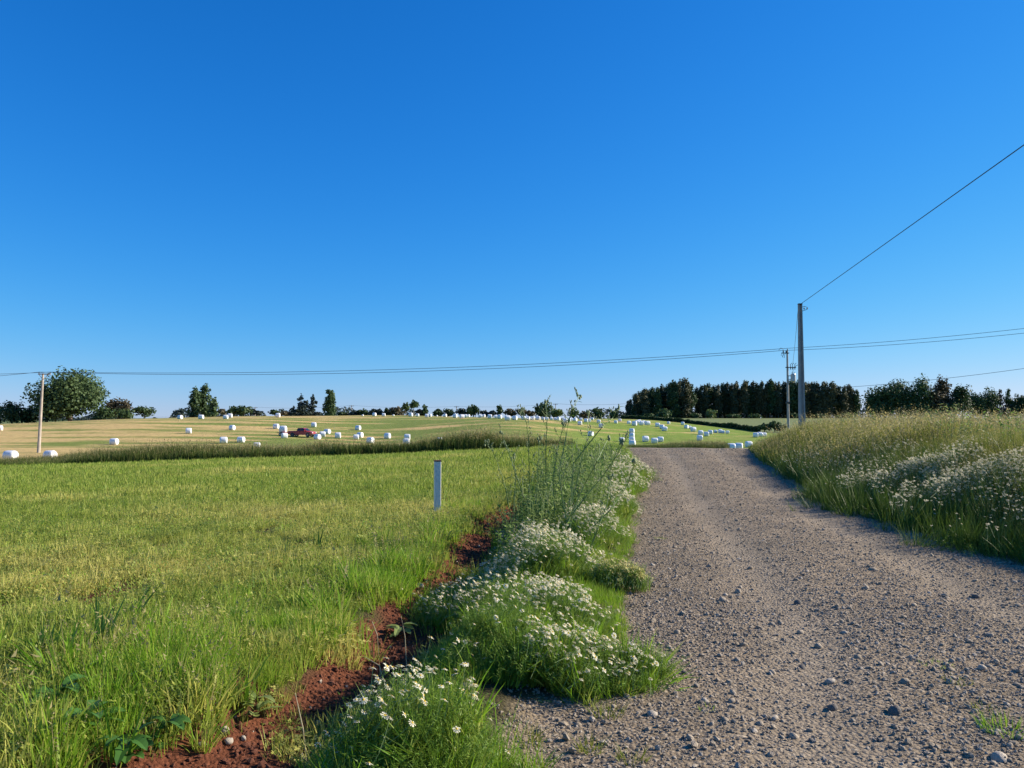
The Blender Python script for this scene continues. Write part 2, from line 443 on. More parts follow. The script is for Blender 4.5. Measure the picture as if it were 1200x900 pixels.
_src_n = [0]
def scatter(name, P, rot, scl, src, idx=None, tint=None, parent=None, loc=(0, 0, 0)):
    """points carrying instances of the source meshes: only for what nobody could count"""
    _src_n[0] += 1
    col = bpy.data.collections.new(f"src_{_src_n[0]:03d}")
    for k, me in enumerate(src):
        col.objects.link(bpy.data.objects.new(f"src_{_src_n[0]:03d}_{k:02d}", me))
    n = len(P)
    me = bpy.data.meshes.new(name)
    me.vertices.add(n); me.vertices.foreach_set('co', np.asarray(P, np.float32).ravel())
    a = me.attributes.new('rot', 'FLOAT_VECTOR', 'POINT'); a.data.foreach_set('vector', np.asarray(rot, np.float32).ravel())
    scl = np.asarray(scl, np.float32)
    if scl.ndim == 1: scl = np.repeat(scl[:, None], 3, 1)
    a = me.attributes.new('scl', 'FLOAT_VECTOR', 'POINT'); a.data.foreach_set('vector', scl.ravel())
    a = me.attributes.new('idx', 'INT', 'POINT'); a.data.foreach_set('value', np.asarray(rng.integers(0, len(src), n) if idx is None else idx, np.int32))
    a = me.attributes.new('tint', 'FLOAT', 'POINT'); a.data.foreach_set('value', np.asarray(np.zeros(n) if tint is None else tint, np.float32))
    o = link(name, me, parent, loc)
    g = bpy.data.node_groups.new(name, 'GeometryNodeTree')
    g.interface.new_socket("Geometry", in_out='INPUT', socket_type='NodeSocketGeometry')
    g.interface.new_socket("Geometry", in_out='OUTPUT', socket_type='NodeSocketGeometry')
    gi = g.nodes.new("NodeGroupInput"); go = g.nodes.new("NodeGroupOutput")
    ci = g.nodes.new("GeometryNodeCollectionInfo"); ci.inputs[0].default_value = col
    ci.inputs[1].default_value = True; ci.inputs[2].default_value = True
    io = g.nodes.new("GeometryNodeInstanceOnPoints"); io.inputs["Pick Instance"].default_value = True
    def named(nm, ty):
        q = g.nodes.new("GeometryNodeInputNamedAttribute"); q.data_type = ty; q.inputs[0].default_value = nm
        return [s for s in q.outputs if s.enabled and s.name == "Attribute"][0]
    g.links.new(gi.outputs[0], io.inputs["Points"])
    g.links.new(ci.outputs[0], io.inputs["Instance"])
    g.links.new(named('idx', 'INT'), io.inputs["Instance Index"])
    g.links.new(named('rot', 'FLOAT_VECTOR'), io.inputs["Rotation"])
    g.links.new(named('scl', 'FLOAT_VECTOR'), io.inputs["Scale"])
    g.links.new(io.outputs[0], go.inputs[0])
    md = o.modifiers.new("scatter", 'NODES'); md.node_group = g
    o['kind'] = 'stuff'
    return o

def sample(u0, u1, d0, d1, rho, dk, cap_far=1e9):
    """random ground points in a wedge: rho per m2 up to distance dk, then falling with the square of the distance"""
    dd = np.linspace(d0, d1, 4000)
    w = np.minimum(rho, rho * (dk / dd)**2) * dd * (u1 - u0)
    c = np.cumsum(w) * (dd[1] - dd[0])
    n = int(c[-1])
    d = np.interp(rng.random(n) * c[-1], c, dd)
    u = rng.uniform(u0, u1, n)
    return u * d, d
def zrot(n, tilt=.15):
    r = np.zeros((n, 3)); r[:, 0] = rng.normal(0, tilt, n); r[:, 1] = rng.normal(0, tilt, n); r[:, 2] = rng.uniform(0, 6.283, n)
    return r

# ------------------------------------------------------------------ the land: one height field, split into named pieces
def build_land():
    a1 = np.concatenate([np.linspace(-180, -50, 40, endpoint=False), np.linspace(-50, -37, 20, endpoint=False), np.linspace(-37, 37, 520, endpoint=False),
                         np.linspace(37, 50, 20, endpoint=False), np.linspace(50, 180, 40, endpoint=False)])
    rr = np.concatenate([np.linspace(.4, 2.6, 10, endpoint=False), np.exp(np.linspace(math.log(2.6), math.log(60), 250, endpoint=False)),
                         np.exp(np.linspace(math.log(60), math.log(520), 190, endpoint=False)), np.exp(np.linspace(math.log(520), math.log(9000), 24))])
    A, Rr = np.meshgrid(np.radians(a1), rr)
    X = Rr * np.sin(A); Y = Rr * np.cos(A)
    Z = H(X, Y)
    na, nr = len(a1), len(rr)
    V = np.stack([X, Y, Z], -1).reshape(-1, 3)
    ii, jj = np.meshgrid(np.arange(nr - 1), np.arange(na), indexing='ij')
    j2 = (jj + 1) % na
    Q = np.stack([ii * na + jj, ii * na + j2, (ii + 1) * na + j2, (ii + 1) * na + jj], -1).reshape(-1, 4)[:, ::-1]
    x, y = V[:, 0], V[:, 1]; r = np.hypot(x, y)
    front = y > 1
    # colour weights
    wob = (fbm(x * 2.1, y * 2.1, 3) - .5)
    L, Rd = road_l(y), road_r(y)
    grav = smooth(-.12, .12, x - L + wob * .5) * (1 - smooth(-.1, .25, x - Rd + wob * .5)) * (1 - smooth(46, 56, y))
    tr = (x - L) / (Rd - L)
    dust = (np.exp(-((tr - .30) / .075)**2) + np.exp(-((tr - .70) / .075)**2)) * .30 * (.2 + 1.3 * fbm(x * .9, y * .35, 3))
    dx = np.abs(x - ditch_x(y) + .13)
    soil = (1 - smooth(.8, 1.35, dx / np.maximum(ditch_w(y), .02) + wob * 1.1)) * smooth(.03, .12, ditch_w(y)) * (y < 24)
    soil = np.maximum(soil, .95 * smooth(.69, .76, fbm(x * 1.1 + 9, y * 1.1, 3)) * (r < 12) * (x < ditch_x(y)))
    vd = verge_d(x, y); hd = hedge_d(x, y)
    pxc = x / np.maximum(y, 1e-3) * F + 600
    meadow = np.array([.105, .125, .032])
    hay_gold = np.array([.54, .385, .165]); hay_green = np.array([.16, .215, .045]); hay_bright = np.array([.17, .26, .035]); pale = np.array([.17, .205, .085])
    bankc = np.array([.10, .10, .035]); farc = np.array([.09, .12, .04])
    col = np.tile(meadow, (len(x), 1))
    wn_ = (1 - smooth(9, 24, r))[:, None]; col = col * (1 - wn_) + np.array([.062, .055, .026]) * wn_      # bare thatch and soil near by, darkened so the gaps between plants look shaded
    # hay field: mown swaths of dry gold between green regrowth
    v = y - .28 * x + 6 * fbm(x * .03, y * .03, 2)
    swath = .5 + .5 * np.sin(v * 2 * math.pi / 9.0)
    swath = .12 * swath + .50 * fbm(x * .04 + v * .02, v * .36 + 50, 4) + .38 * fbm(x * .11 + 9, v * .16 + 20, 4)
    gold_zone = np.interp(pxc, [-300, 330, 480, 640, 720, 800], [.90, .68, .34, .36, .22, .12])
    gold_zone = gold_zone * np.where(pxc < 560, np.interp(y, [85, 120, 150, 190], [1.0, .95, .95, 1.0]), 1.0)
    low_green = smooth(240, 360, pxc) * (1 - smooth(120, 165, y - .04 * (pxc - 300)))
    gold_zone = gold_zone * (1 - .85 * low_green)
    g = gold_zone * .95 - .5 + (swath - .5) * 3.3 + .5
    g = .06 + .94 * smooth(.2, .85, g)
    hb = smooth(600, 740, pxc)
    hay = hay_gold * g[:, None] + (hay_green * (1 - hb)[:, None] + hay_bright * hb[:, None]) * (1 - g)[:, None]
    in_hay = front & (y > vd)
    col[in_hay] = hay[in_hay]
    far = front & (((y > hd) & (pxc > 690)) | (y > 330) | ((pxc > 935) & (y > 60)))
    col[far] = pale
    col[(r > 520)] = farc
    bank_m = (x > Rd + .1) & (y < 62) & (y > -30)
    col[bank_m] = bankc
    regions = {}
    fc = V[Q].mean(1); fx, fy = fc[:, 0], fc[:, 1]; fr = np.hypot(fx, fy); fpx = fx / np.maximum(fy, 1e-3) * F + 600
    ff = fy > 1
    lab = np.full(len(Q), 'ground', dtype=object)
    lab[(fr > 520) | ~ff] = 'ground'
    meadow_m = (fx < ditch_x(fy)) & (fy < verge_d(fx, fy)) & ff
    lab[meadow_m] = 'meadow'
    lab[ff & (fy >= verge_d(fx, fy)) & (fr < 520)] = 'hay_field'
    lab[ff & (fr < 520) & (((fy > hedge_d(fx, fy)) & (fpx > 690)) | (fy > 330))] = 'far_field'
    near = (fy < 50) & (fy > -28)
    lab[near & (fx >= ditch_x(fy)) & (fx < road_l(fy)) & ff] = 'roadside'
    lab[near & (fx >= road_l(fy)) & (fx <= road_r(fy))] = 'gravel_road'
    lab[(fy < 62) & (fy > -28) & (fx > road_r(fy))] = 'bank'
    dm = (np.abs(fx - ditch_x(fy)) < ditch_w(fy) * 1.1) & (ditch_w(fy) > .05) & (fy < 20) & (fy > 0)
    lab[dm] = 'ditch'
    objs = {}
    for nm in sorted(set(lab)):
        q = Q[lab == nm]
        uq, inv = np.unique(q, return_inverse=True)
        me = bpy.data.meshes.new(nm)
        me.from_pydata(V[uq].tolist(), [], inv.reshape(-1, 4).tolist())
        for an, arr in (('gravel', grav), ('soil', soil), ('dust', dust)):
            a = me.attributes.new(an, 'FLOAT', 'POINT'); a.data.foreach_set('value', arr[uq].astype(np.float32))
        a = me.attributes.new('land_col', 'FLOAT_COLOR', 'POINT')
        a.data.foreach_set('color', np.concatenate([col[uq], np.ones((len(uq), 1))], 1).astype(np.float32).ravel())
        me.materials.append(M['land'])
        me.polygons.foreach_set('use_smooth', [True] * len(q)); me.update()
        objs[nm] = tag(link(nm, me), kind='structure')
    return objs
LAND = build_land()

# ------------------------------------------------------------------ grass sources
def tuft(n, hgt, spread, width, curl, mat, seed, seedheads=0, lean=.5):
    r = random.Random(seed); mb = MB()
    for _ in range(n):
        a = r.uniform(0, 6.283); rad = spread * math.sqrt(r.random())
        la = a + r.uniform(-.8, .8); k = r.uniform(.1, 1.) * lean
        mb.blade((rad * math.cos(a), rad * math.sin(a), -.02), (k * math.cos(la), k * math.sin(la)), hgt * r.uniform(.4, 1.12), width * r.uniform(.5, 1.4), r.uniform(.2, 1.) * curl, r.uniform(0, 3.14))
    mats = [mat]
    if seedheads:
        mats.append(M['seed'])
        for _ in range(seedheads):
            a = r.uniform(0, 6.283); rad = spread * r.random(); L = hgt * r.uniform(1.05, 1.45)
            tip = Vector((rad * math.cos(a) * 2 + r.uniform(-.12, .12) * L, rad * math.sin(a) * 2 + r.uniform(-.12, .12) * L, L))
            b = Vector((rad * math.cos(a), rad * math.sin(a), 0))
            mb.mi = 0
            mb.blade(b, (0, 0), .01, .001)
            mid = b.lerp(tip, .7)
            mb.mi = 1
            w = width * .22
            mb.add([b + Vector((w, 0, 0)), b - Vector((w, 0, 0)), mid, ], [(0, 1, 2)])
            for q in range(7):
                p = b.lerp(tip, .62 + .38 * q / 6)
                s_ = width * (.9 if q < 5 else .6)
                dx = Vector((r.uniform(-1, 1), r.uniform(-1, 1), r.uniform(.3, 1.2))) * s_ * 1.8
                sd = Vector((r.uniform(-1, 1), r.uniform(-1, 1), 0)) * s_ * .6
                mb.add([p - sd, p + sd, p + dx], [(0, 1, 2)])
    return mb.mesh("tuft", mats)

S_short = [tuft(14, .10, .07, .0075, .6, M['grass'], s, lean=.8) for s in range(5)]
S_mid = [tuft(22, .19, .07, .0075, .6, M['grass'], 20 + s, lean=.6) for s in range(4)]
S_far = [tuft(30, .16, .30, .022, .5, M['grass'], 40 + s, lean=.6) for s in range(4)]
S_lush = [tuft(34, .27, .09, .0085, .7, M['lush'], 60 + s, lean=.7) for s in range(4)]
S_verge = [tuft(60, 1.05, .45, .045, .35, M['verge'], 80 + s, seedheads=2, lean=.3) for s in range(4)]
S_bank = [tuft(30, .55, .13, .010, .5, M['bank'], 100 + s, seedheads=2, lean=.45) for s in range(5)]
S_bankfar = [tuft(34, .62, .35, .026, .5, M['bank'], 120 + s, seedheads=2, lean=.45) for s in range(4)]
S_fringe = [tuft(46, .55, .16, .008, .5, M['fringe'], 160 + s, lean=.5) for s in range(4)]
S_rough = [tuft(30, .30 + .06 * (s % 2), .09, .008 + .004 * s, .9, M['lush'], 180 + s, seedheads=2, lean=.8) for s in range(4)]
S_dry = [tuft(16, .13, .05, .006, .6, M['bank'], 140 + s, lean=.8) for s in range(3)]

def clover_src(seed):
    r = random.Random(seed); mb = MB()
    for _ in range(10):
        a = r.uniform(0, 6.28); rad = .09 * math.sqrt(r.random()); z = r.uniform(.03, .10); s = r.uniform(.010, .019)
        c = Vector((rad * math.cos(a), rad * math.sin(a), z)); n = Vector((r.uniform(-.5, .5), r.uniform(-.5, .5), 1)).normalized()
        e1 = n.orthogonal().normalized(); e2 = n.cross(e1); q0 = r.uniform(0, 6)
        for k in range(3):
            q = q0 + k * 2.094; f = math.cos(q) * e1 + math.sin(q) * e2; g = n.cross(f)
            mb.add([c, c + f * s * .8 + g * s * .55, c + f * s * 1.3, c + f * s * .8 - g * s * .55], [(0, 1, 2, 3)])
    return mb.mesh("clover", M['grass'])
S_clover = [clover_src(s) for s in range(3)]
def herb_src(seed, mat):
    r = random.Random(seed); mb = MB()
    for _ in range(34):
        a = r.uniform(0, 6.28); rad = .11 * math.sqrt(r.random()); L = r.uniform(.012, .034); e = r.uniform(.1, 1.4)
        d = Vector((math.cos(a), math.sin(a), e)).normalized(); b = Vector((rad * math.cos(a), rad * math.sin(a), r.uniform(.0, .09))); sd = d.cross(Vector((0, 0, 1))).normalized() * L * r.uniform(.14, .26)
        mb.add([b, b + d * L * .5 + sd, b + d * L, b + d * L * .5 - sd], [(0, 1, 2, 3)])
    return mb.mesh("herb", M[mat])
S_herb = [herb_src(s, 'grass') for s in range(4)] + [herb_src(5, 'weed'), herb_src(6, 'lush')]

# meadow grass -------------------------------------------------------
def meadow_grass():
    x, y = sample(-.80, .30, 2.6, 68, 950, 5.5)
    dxx = x - ditch_x(y)
    keep = (dxx < -ditch_w(y) * (.78 + .5 * rng.random(len(x))) - .12 + .22 * (fbm(x * 2.2, y * 2.2, 2) - .45)) & (y < verge_d(x, y) + 1)
    bare = smooth(.64, .72, fbm(x * 1.1 + 9, y * 1.1, 3)) * (y < 12)
    keep &= rng.random(len(x)) > bare
    hollow = np.exp(-(((x + 1.95) / .42)**2 + ((y - 3.95) / .5)**2))
    keep &= rng.random(len(x)) > .8 * hollow
    keep |= (np.abs(dxx) < ditch_w(y) + .1) & (rng.random(len(x)) < .30 * smooth(.50, .64, fbm(x * 2.4 + 90, y * 1.6, 2)))      # seedlings and tufts breaking up the bare earth
    x, y = x[keep], y[keep]; n = len(x); z = H(x, y)
    idx = np.where(y < 9, rng.integers(0, 12, n), np.where(y < 17, rng.integers(0, 16, n), 12 + rng.integers(0, 4, n)))
    src = S_short + S_mid + S_clover + S_far
    pt = fbm(x * .35, y * .35, 3)
    tint = np.clip((pt - .42) * 2.2, 0, 1) * .75 + .12 * rng.random(n)
    tint = tint + .42 * smooth(.40, .6, fbm(x * .9 + 70, y * .9, 3)) * (1 - smooth(5, 14, y)) * (x < -1.0) - .2 * smooth(25, 55, y)
    sc = rng.uniform(.65, 1.2, n) * np.where(y < 9, 1., (y / 9.)**.32)
    sc = sc * np.where(y < 22, .42 + 1.15 * fbm(x * 1.5 + 40, y * 1.5, 3), .75 + .6 * fbm(x * .7 + 40, y * .7, 2))
    
    sc = np.where(idx >= 12, sc * np.interp(y, [9, 17, 60], [.5, .62, .9]), sc)
    o = scatter("meadow_grass", np.stack([x, y, z], 1), zrot(n), sc, src, idx, tint)
    print("meadow", n)
meadow_grass()

def herbs():
    x, y = sample(-.78, .2, 3.0, 45, 70, 9)
    keep = (ditch_x(y) - x > ditch_w(y) + .15) & (y < verge_d(x, y) - 2) & (rng.random(len(x)) < smooth(.35, .6, fbm(x * .5 + 80, y * .5, 3)) + .15)
    x, y = x[keep], y[keep]; n = len(x)
    tint = np.clip(rng.normal(.0, .35, n), -.4, .8)
    scatter("meadow_herbs", np.stack([x, y, H(x, y) + .01], 1), zrot(n, .2), rng.uniform(.7, 1.25, n) * np.interp(y, [4, 12, 45], [1., 1.15, 1.7]), S_herb, None, tint)
    print("herbs", n)
herbs()

def lush_grass():
    # bright green long grass along the ditch and in patches at the left front
    x, y = sample(-.72, .1, 2.6, 20, 300, 6)
    dxx = ditch_x(y) - x
    pat = fbm(x * .9 + 3, y * .9 + 8, 3)
    px = x / y * F + 600
    patch = np.exp(-(((x + 1.75) / .75)**2 + ((y - 5.2) / 1.5)**2)) + .8 * np.exp(-(((x + .9) / .5)**2 + ((y - 8.) / 2.)**2))
    edge = np.exp(-((dxx - .85) / .35)**2) * .8
    prob = np.clip(np.maximum(patch, edge) * smooth(.36, .6, pat) * 1.2, 0, 1)
    keep = (dxx > ditch_w(y) * .95 + .12) & (rng.random(len(x)) < prob)
    x, y = x[keep], y[keep]; n = len(x)
    tint = np.clip((fbm(x * 2, y * 2, 2) - .45) * 1.2, 0, .5)
    scatter("lush_grass", np.stack([x, y, H(x, y)], 1), zrot(n), rng.uniform(.35, 1.05, n) * (.5 + fbm(x * 1.4, y * 1.4, 2)), S_lush, None, tint)
    print("lush", n)
lush_grass()

def rough_grass():
    x, y = sample(-.75, .05, 2.7, 14, 62, 6)
    dxx = ditch_x(y) - x
    pat = fbm(x * 1.15 + 60, y * 1.15 + 4, 3)
    zone = np.maximum(np.exp(-(((x + 2.0) / 1.0)**2 + ((y - 4.6) / 1.5)**2)), .75 * np.exp(-((dxx - .7) / .5)**2))
    keep = ((dxx > ditch_w(y) * .9 + .1) | ((np.abs(dxx) < ditch_w(y)) & (y > 4.2) & (rng.random(len(x)) < .5 * smooth(.5, .62, fbm(x * 1.7 + 3, y * 1.7, 2))))) & (rng.random(len(x)) < zone * smooth(.46, .58, pat) * 1.1)
    x, y = x[keep], y[keep]; n = len(x)
    tint = np.clip((fbm(x * 1.6 + 21, y * 1.6, 2) - .38) * 2.4, 0, 1.)
    scatter("rough_grass", np.stack([x, y, H(x, y)], 1), zrot(n, .2), rng.uniform(.55, 1.1, n), S_rough, None, tint)
    print("rough", n)
rough_grass()

def strip_grass():
    # green grass between ditch and road, and the ragged road edge
    x, y = sample(-.5, .45, 3.0, 50, 700, 6)
    l = x - ditch_x(y); r_ = road_l(y) - x
    keep = (l > ditch_w(y) * (.62 + .45 * rng.random(len(x)))) & (r_ > -.12 + .3 * rng.random(len(x)) * fbm(x * 2, y * 2, 2) * 2)
    keep &= (y > 4.6) | (l < .95) 
    x, y = x[keep], y[keep]; n = len(x)
    sc = rng.uniform(.35, 1.0, n) * np.interp(y, [3, 8, 14, 40], [.55, .6, 1.0, 1.6]) * (.55 + .9 * fbm(x * 1.6 + 5, y * 1.6, 3))
    tint = np.clip((fbm(x * 1.2, y * 1.2, 3) - .45) * 1.6, 0, .6)
    scatter("roadside_grass", np.stack([x, y, H(x, y)], 1), zrot(n, .3), sc, S_lush + S_mid + S_mid + S_feather[:2], None, tint)
    print("strip", n)

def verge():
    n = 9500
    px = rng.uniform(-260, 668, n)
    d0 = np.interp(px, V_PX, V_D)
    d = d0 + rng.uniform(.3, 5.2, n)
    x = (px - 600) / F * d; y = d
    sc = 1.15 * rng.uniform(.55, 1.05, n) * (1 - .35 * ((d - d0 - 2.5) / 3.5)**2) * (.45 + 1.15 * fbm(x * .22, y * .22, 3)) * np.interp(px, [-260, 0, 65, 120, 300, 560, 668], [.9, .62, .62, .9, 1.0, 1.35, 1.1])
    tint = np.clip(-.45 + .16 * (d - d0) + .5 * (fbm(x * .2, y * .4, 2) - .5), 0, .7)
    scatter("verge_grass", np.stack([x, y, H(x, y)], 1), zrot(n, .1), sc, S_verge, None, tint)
    # rough grass beyond the crest of the road
    n = 3600
    px = rng.uniform(640, 850, n); d = rng.uniform(50, 84, n)
    x = (px - 600) / F * d; y = d
    tint = np.clip(.35 + 1.4 * (fbm(x * .12, y * .12, 3) - .45), 0, 1)
    scatter("crest_grass", np.stack([x, y, H(x, y)], 1), zrot(n, .15), rng.uniform(.35, .8, n) * np.interp(d, [50, 60, 84], [.45, .8, 1.2]) * (.6 + .8 * fbm(x * .2, y * .2, 2)) * np.interp(px, [640, 700, 765, 800], [.8, .45, .55, 1.]), S_verge, None, tint)
verge()

def bank_grass():
    x, y = sample(.05, 1.35, 4.5, 52, 520, 9)
    s = x - road_r(y)
    keep = (s > .0 + .35 * rng.random(len(x))) & (x < 46) & ((s < 2.2) | (rng.random(len(x)) < .7))
    x, y, s = x[keep], y[keep], s[keep]; n = len(x)
    far = y > 17
    idx = np.where(far, 5 + rng.integers(0, 4, n), rng.integers(0, 5, n))
    p = fbm(x * .28, y * .28, 3)
    tint = np.clip((p - .36) * 2.0, 0, 1) * smooth(.6, 3.2, s) * .30
    sc = rng.uniform(.7, 1.25, n) * (.85 + .25 * smooth(0, 1.5, s)) * (.75 + .55 * fbm(x * .4 + 7, y * .4, 2))
    sc = np.where(far, sc * .82 * (1 - .45 * smooth(30, 42, y)), sc * .78)
    scatter("bank_grass", np.stack([x, y, H(x, y)], 1), zrot(n, .16), sc, S_bank + S_bankfar, idx, tint)
    print("bank", n)
    # dense fringe at the bank's foot, shade painted into its dark green
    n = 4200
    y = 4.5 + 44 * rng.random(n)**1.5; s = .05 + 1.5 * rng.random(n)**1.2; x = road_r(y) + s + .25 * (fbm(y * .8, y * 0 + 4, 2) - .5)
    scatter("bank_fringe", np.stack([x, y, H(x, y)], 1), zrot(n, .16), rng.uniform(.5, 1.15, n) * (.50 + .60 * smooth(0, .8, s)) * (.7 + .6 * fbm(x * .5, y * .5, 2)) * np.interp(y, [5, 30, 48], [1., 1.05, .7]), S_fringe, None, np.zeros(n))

bank_grass()

# ------------------------------------------------------------------ gravel
def stone_mesh(seed, mat, lo=True):
    r = np.random.default_rng(seed)
    t = (1 + 5**.5) / 2
    v = np.array([(-1, t, 0), (1, t, 0), (-1, -t, 0), (1, -t, 0), (0, -1, t), (0, 1, t), (0, -1, -t), (0, 1, -t), (t, 0, -1), (t, 0, 1), (-t, 0, -1), (-t, 0, 1)], float)
    v /= np.linalg.norm(v[0])
    f = [(0, 11, 5), (0, 5, 1), (0, 1, 7), (0, 7, 10), (0, 10, 11), (1, 5, 9), (5, 11, 4), (11, 10, 2), (10, 7, 6), (7, 1, 8), (3, 9, 4), (3, 4, 2), (3, 2, 6), (3, 6, 8), (3, 8, 9), (4, 9, 5), (2, 4, 11), (6, 2, 10), (8, 6, 7), (9, 8, 1)]
    v = v.tolist()
    if not lo:
        cache = {}; f2 = []
        def mid(a, b):
            k = (min(a, b), max(a, b))
            if k not in cache:
                q = np.array(v[a]) + np.array(v[b]); v.append((q / np.linalg.norm(q)).tolist()); cache[k] = len(v) - 1
            return cache[k]
        for a, b, c in f:
            x, y, z = mid(a, b), mid(b, c), mid(c, a); f2 += [(a, x, z), (b, y, x), (c, z, y), (x, y, z)]
        f = f2
    v = np.array(v)
    for _ in range(5):          # flat facets cut off
        nrm = r.normal(size=3); nrm /= np.linalg.norm(nrm); k = r.uniform(.55, .85)
        dd = v @ nrm - k; v[dd > 0] -= np.outer(dd[dd > 0], nrm) * .85
    v *= r.uniform(.88, 1.1, (len(v), 1))
    v *= np.array([r.uniform(.75, 1.25), r.uniform(.65, 1.), r.uniform(.45, .8)]) * .5
    me = bpy.data.meshes.new("stone"); me.from_pydata(v.tolist(), [], f); me.materials.append(mat)
    if not lo: me.polygons.foreach_set('use_smooth', [True] * len(f))
    me.update(); return me
S_stone = [stone_mesh(s, M[k]) for s, k in enumerate(['stone_a', 'stone_b', 'stone_a', 'stone_b', 'stone_c', 'stone_d', 'stone_a', 'stone_b'])]
def gravel():
    x, y = sample(-.95, 1.5, 1.9, 42, 3900, 5.6)
    L, Rd = road_l(y), road_r(y)
    wob = (fbm(x * 2.1, y * 2.1, 3) - .5) * .6
    t = (x - L) / (Rd - L)
    rut = np.exp(-((t - .30) / .07)**2) + np.exp(-((t - .70) / .07)**2)
    keep = (x > L - .12 + wob) & (x < Rd + .15 + wob) & (rng.random(len(x)) > .6 * rut) & (rng.random(len(x)) < .35 + .9 * fbm(x * .8, y * .8, 2))
    x, y, t = x[keep], y[keep], t[keep]; n = len(x)
    s = np.exp(rng.normal(math.log(.0118), .48, n)); s = np.clip(s, .007, .055) * np.interp(y, [3, 10, 40], [1, 1.15, 2.4])
    r = np.stack([rng.normal(0, .5, n), rng.normal(0, .5, n), rng.uniform(0, 6.28, n)], 1)
    idx = rng.choice(8, n, p=[.17, .17, .15, .15, .11, .07, .08, .1])
    o = scatter("gravel", np.stack([x, y, H(x, y) + s * .10], 1), r, s, S_stone, idx, parent=LAND['gravel_road'])
    print("gravel", n)
    # the stones one can pick apart
    big = [stone_mesh(100 + k, M[m], False) for k, m in enumerate(['stone_a', 'stone_b', 'stone_c', 'stone_b', 'stone_d', 'stone_a'])]
    rows = [(765, 838, .075, 2), (717, 800, .085, 0), (972, 800, .085, 2), (1005, 772, .06, 0), (905, 790, .06, 3), (975, 832, .075, 4), (1048, 835, .09, 4), (1170, 890, .09, 2),
            (906, 843, .065, 2), (930, 865, .06, 3), (850, 845, .06, 0), (660, 850, .06, 0), (695, 845, .06, 2), (655, 826, .05, 1), (826, 823, .06, 2), (808, 866, .06, 1),
            (1015, 690, .07, 3), (935, 708, .08, 4), (850, 698, .06, 2), (1160, 746, .075, 1), (1150, 785, .08, 2), (1060, 800, .075, 0), (990, 742, .06, 2)]
    for _ in range(70):
        rows.append((rng.uniform(600, 1195), 655 + 240 * rng.random()**.8, None, int(rng.choice([0, 1, 3, 4, 5]))))
    for px, py, s, k in rows:
        X, Y, Zz = ground_hit(px, py)
        if not (road_l(Y) - .05 < X < road_r(Y) - .2): continue
        if s is None: s = Y * rng.uniform(8, 12) / 900
        o = link("stone", big[k], LAND['gravel_road'], (X, Y, Zz + s * .04))
        o.scale = (s, s, s); o.rotation_euler = (rng.normal(0, .3), rng.normal(0, .3), rng.uniform(0, 6.28))
gravel()

def clods():
    n = 9000
    y = 2.8 + 12.2 * rng.random(n)**1.4
    x = ditch_x(y) - .1 + rng.normal(0, .28, n)
    s = np.clip(np.exp(rng.normal(math.log(.02), .5, n)), .008, .07)
    r = rng.uniform(0, 6.28, (n, 3))
    src = [stone_mesh(300 + k, M['clod']) for k in range(4)] + [S_stone[4]]
    idx = rng.choice(5, n, p=[.25, .25, .24, .24, .02])
    keep = np.abs(x - ditch_x(y)) < ditch_w(y) * 1.25
    scatter("soil_clods", np.stack([x, y, H(x, y) + s * .1], 1)[keep], r[keep], s[keep], src, idx[keep], parent=LAND['ditch'])
    for px, py, s in ((262, 858, .07), (285, 868, .045), (268, 872, .06), (236, 877, .05), (492, 690, .11), (548, 808, .10)):
        X, Y, Zz = ground_hit(px, py)
        o = link("stone", stone_mesh(int(px), M['stone_c'], False), LAND['ditch'], (X, Y, Zz + s * .15)); o.scale = (s,) * 3
        o.rotation_euler = (0, 0, px)
clods()

# ------------------------------------------------------------------ flowers
def flower_src(seed, petal, size=.036, stem=.16):
    r = random.Random(seed); mb = MB()
    top = Vector((r.uniform(-.02, .02), r.uniform(-.02, .02), 0)); base = Vector((0, 0, -stem))
    mb.mi = 2; mb.tube([base, base.lerp(top, .5) + Vector((.006, 0, 0)), top], .0014, 3, False)
    mb.mi = 0; k = 11; R0 = size / 2
    for i in range(k):
        a = 2 * math.pi * i / k; da = math.pi / k * .82
        rr = R0 * r.uniform(.88, 1.06); dz = r.uniform(-.006, .002)
        mb.add([top + Vector((R0 * .25 * math.cos(a - da * .6), R0 * .25 * math.sin(a - da * .6), .002)), top + Vector((rr * math.cos(a - da * .8), rr * math.sin(a - da * .8), dz)),
                top + Vector((rr * 1.06 * math.cos(a), rr * 1.06 * math.sin(a), dz)), top + Vector((rr * math.cos(a + da * .8), rr * math.sin(a + da * .8), dz)), top + Vector((R0 * .25 * math.cos(a + da * .6), R0 * .25 * math.sin(a + da * .6), .002))], [(0, 1, 2, 3, 4)])
    mb.mi = 1
    ring = [top + Vector((R0 * .34 * math.cos(2 * math.pi * i / 7), R0 * .34 * math.sin(2 * math.pi * i / 7), .002)) for i in range(7)]
    mb.add(ring + [top + Vector((0, 0, R0 * .3))], [(i, (i + 1) % 7, 7) for i in range(7)])
    return mb.mesh("flower", [petal, M['eye'], M['stem']])
def feather_src(seed):
    r = random.Random(seed); mb = MB()
    for _ in range(9):
        a = r.uniform(0, 6.28); L = r.uniform(.10, .2); tip = Vector((math.cos(a) * L * .45, math.sin(a) * L * .45, L)); b = Vector((math.cos(a) * .02, math.sin(a) * .02, -.02))
        mb.add([b + Vector((.0018, 0, 0)), b - Vector((.0018, 0, 0)), tip], [(0, 1, 2)])
        for q in range(8):
            p = b.lerp(tip, .2 + .8 * q / 7); d = Vector((r.uniform(-1, 1), r.uniform(-1, 1), r.uniform(0, .9))).normalized() * r.uniform(.015, .03)
            s = d.cross(Vector((0, 0, 1))).normalized() * .0028
            mb.add([p - s, p + s, p + d], [(0, 1, 2)])
    return mb.mesh("feather", M['feather'])
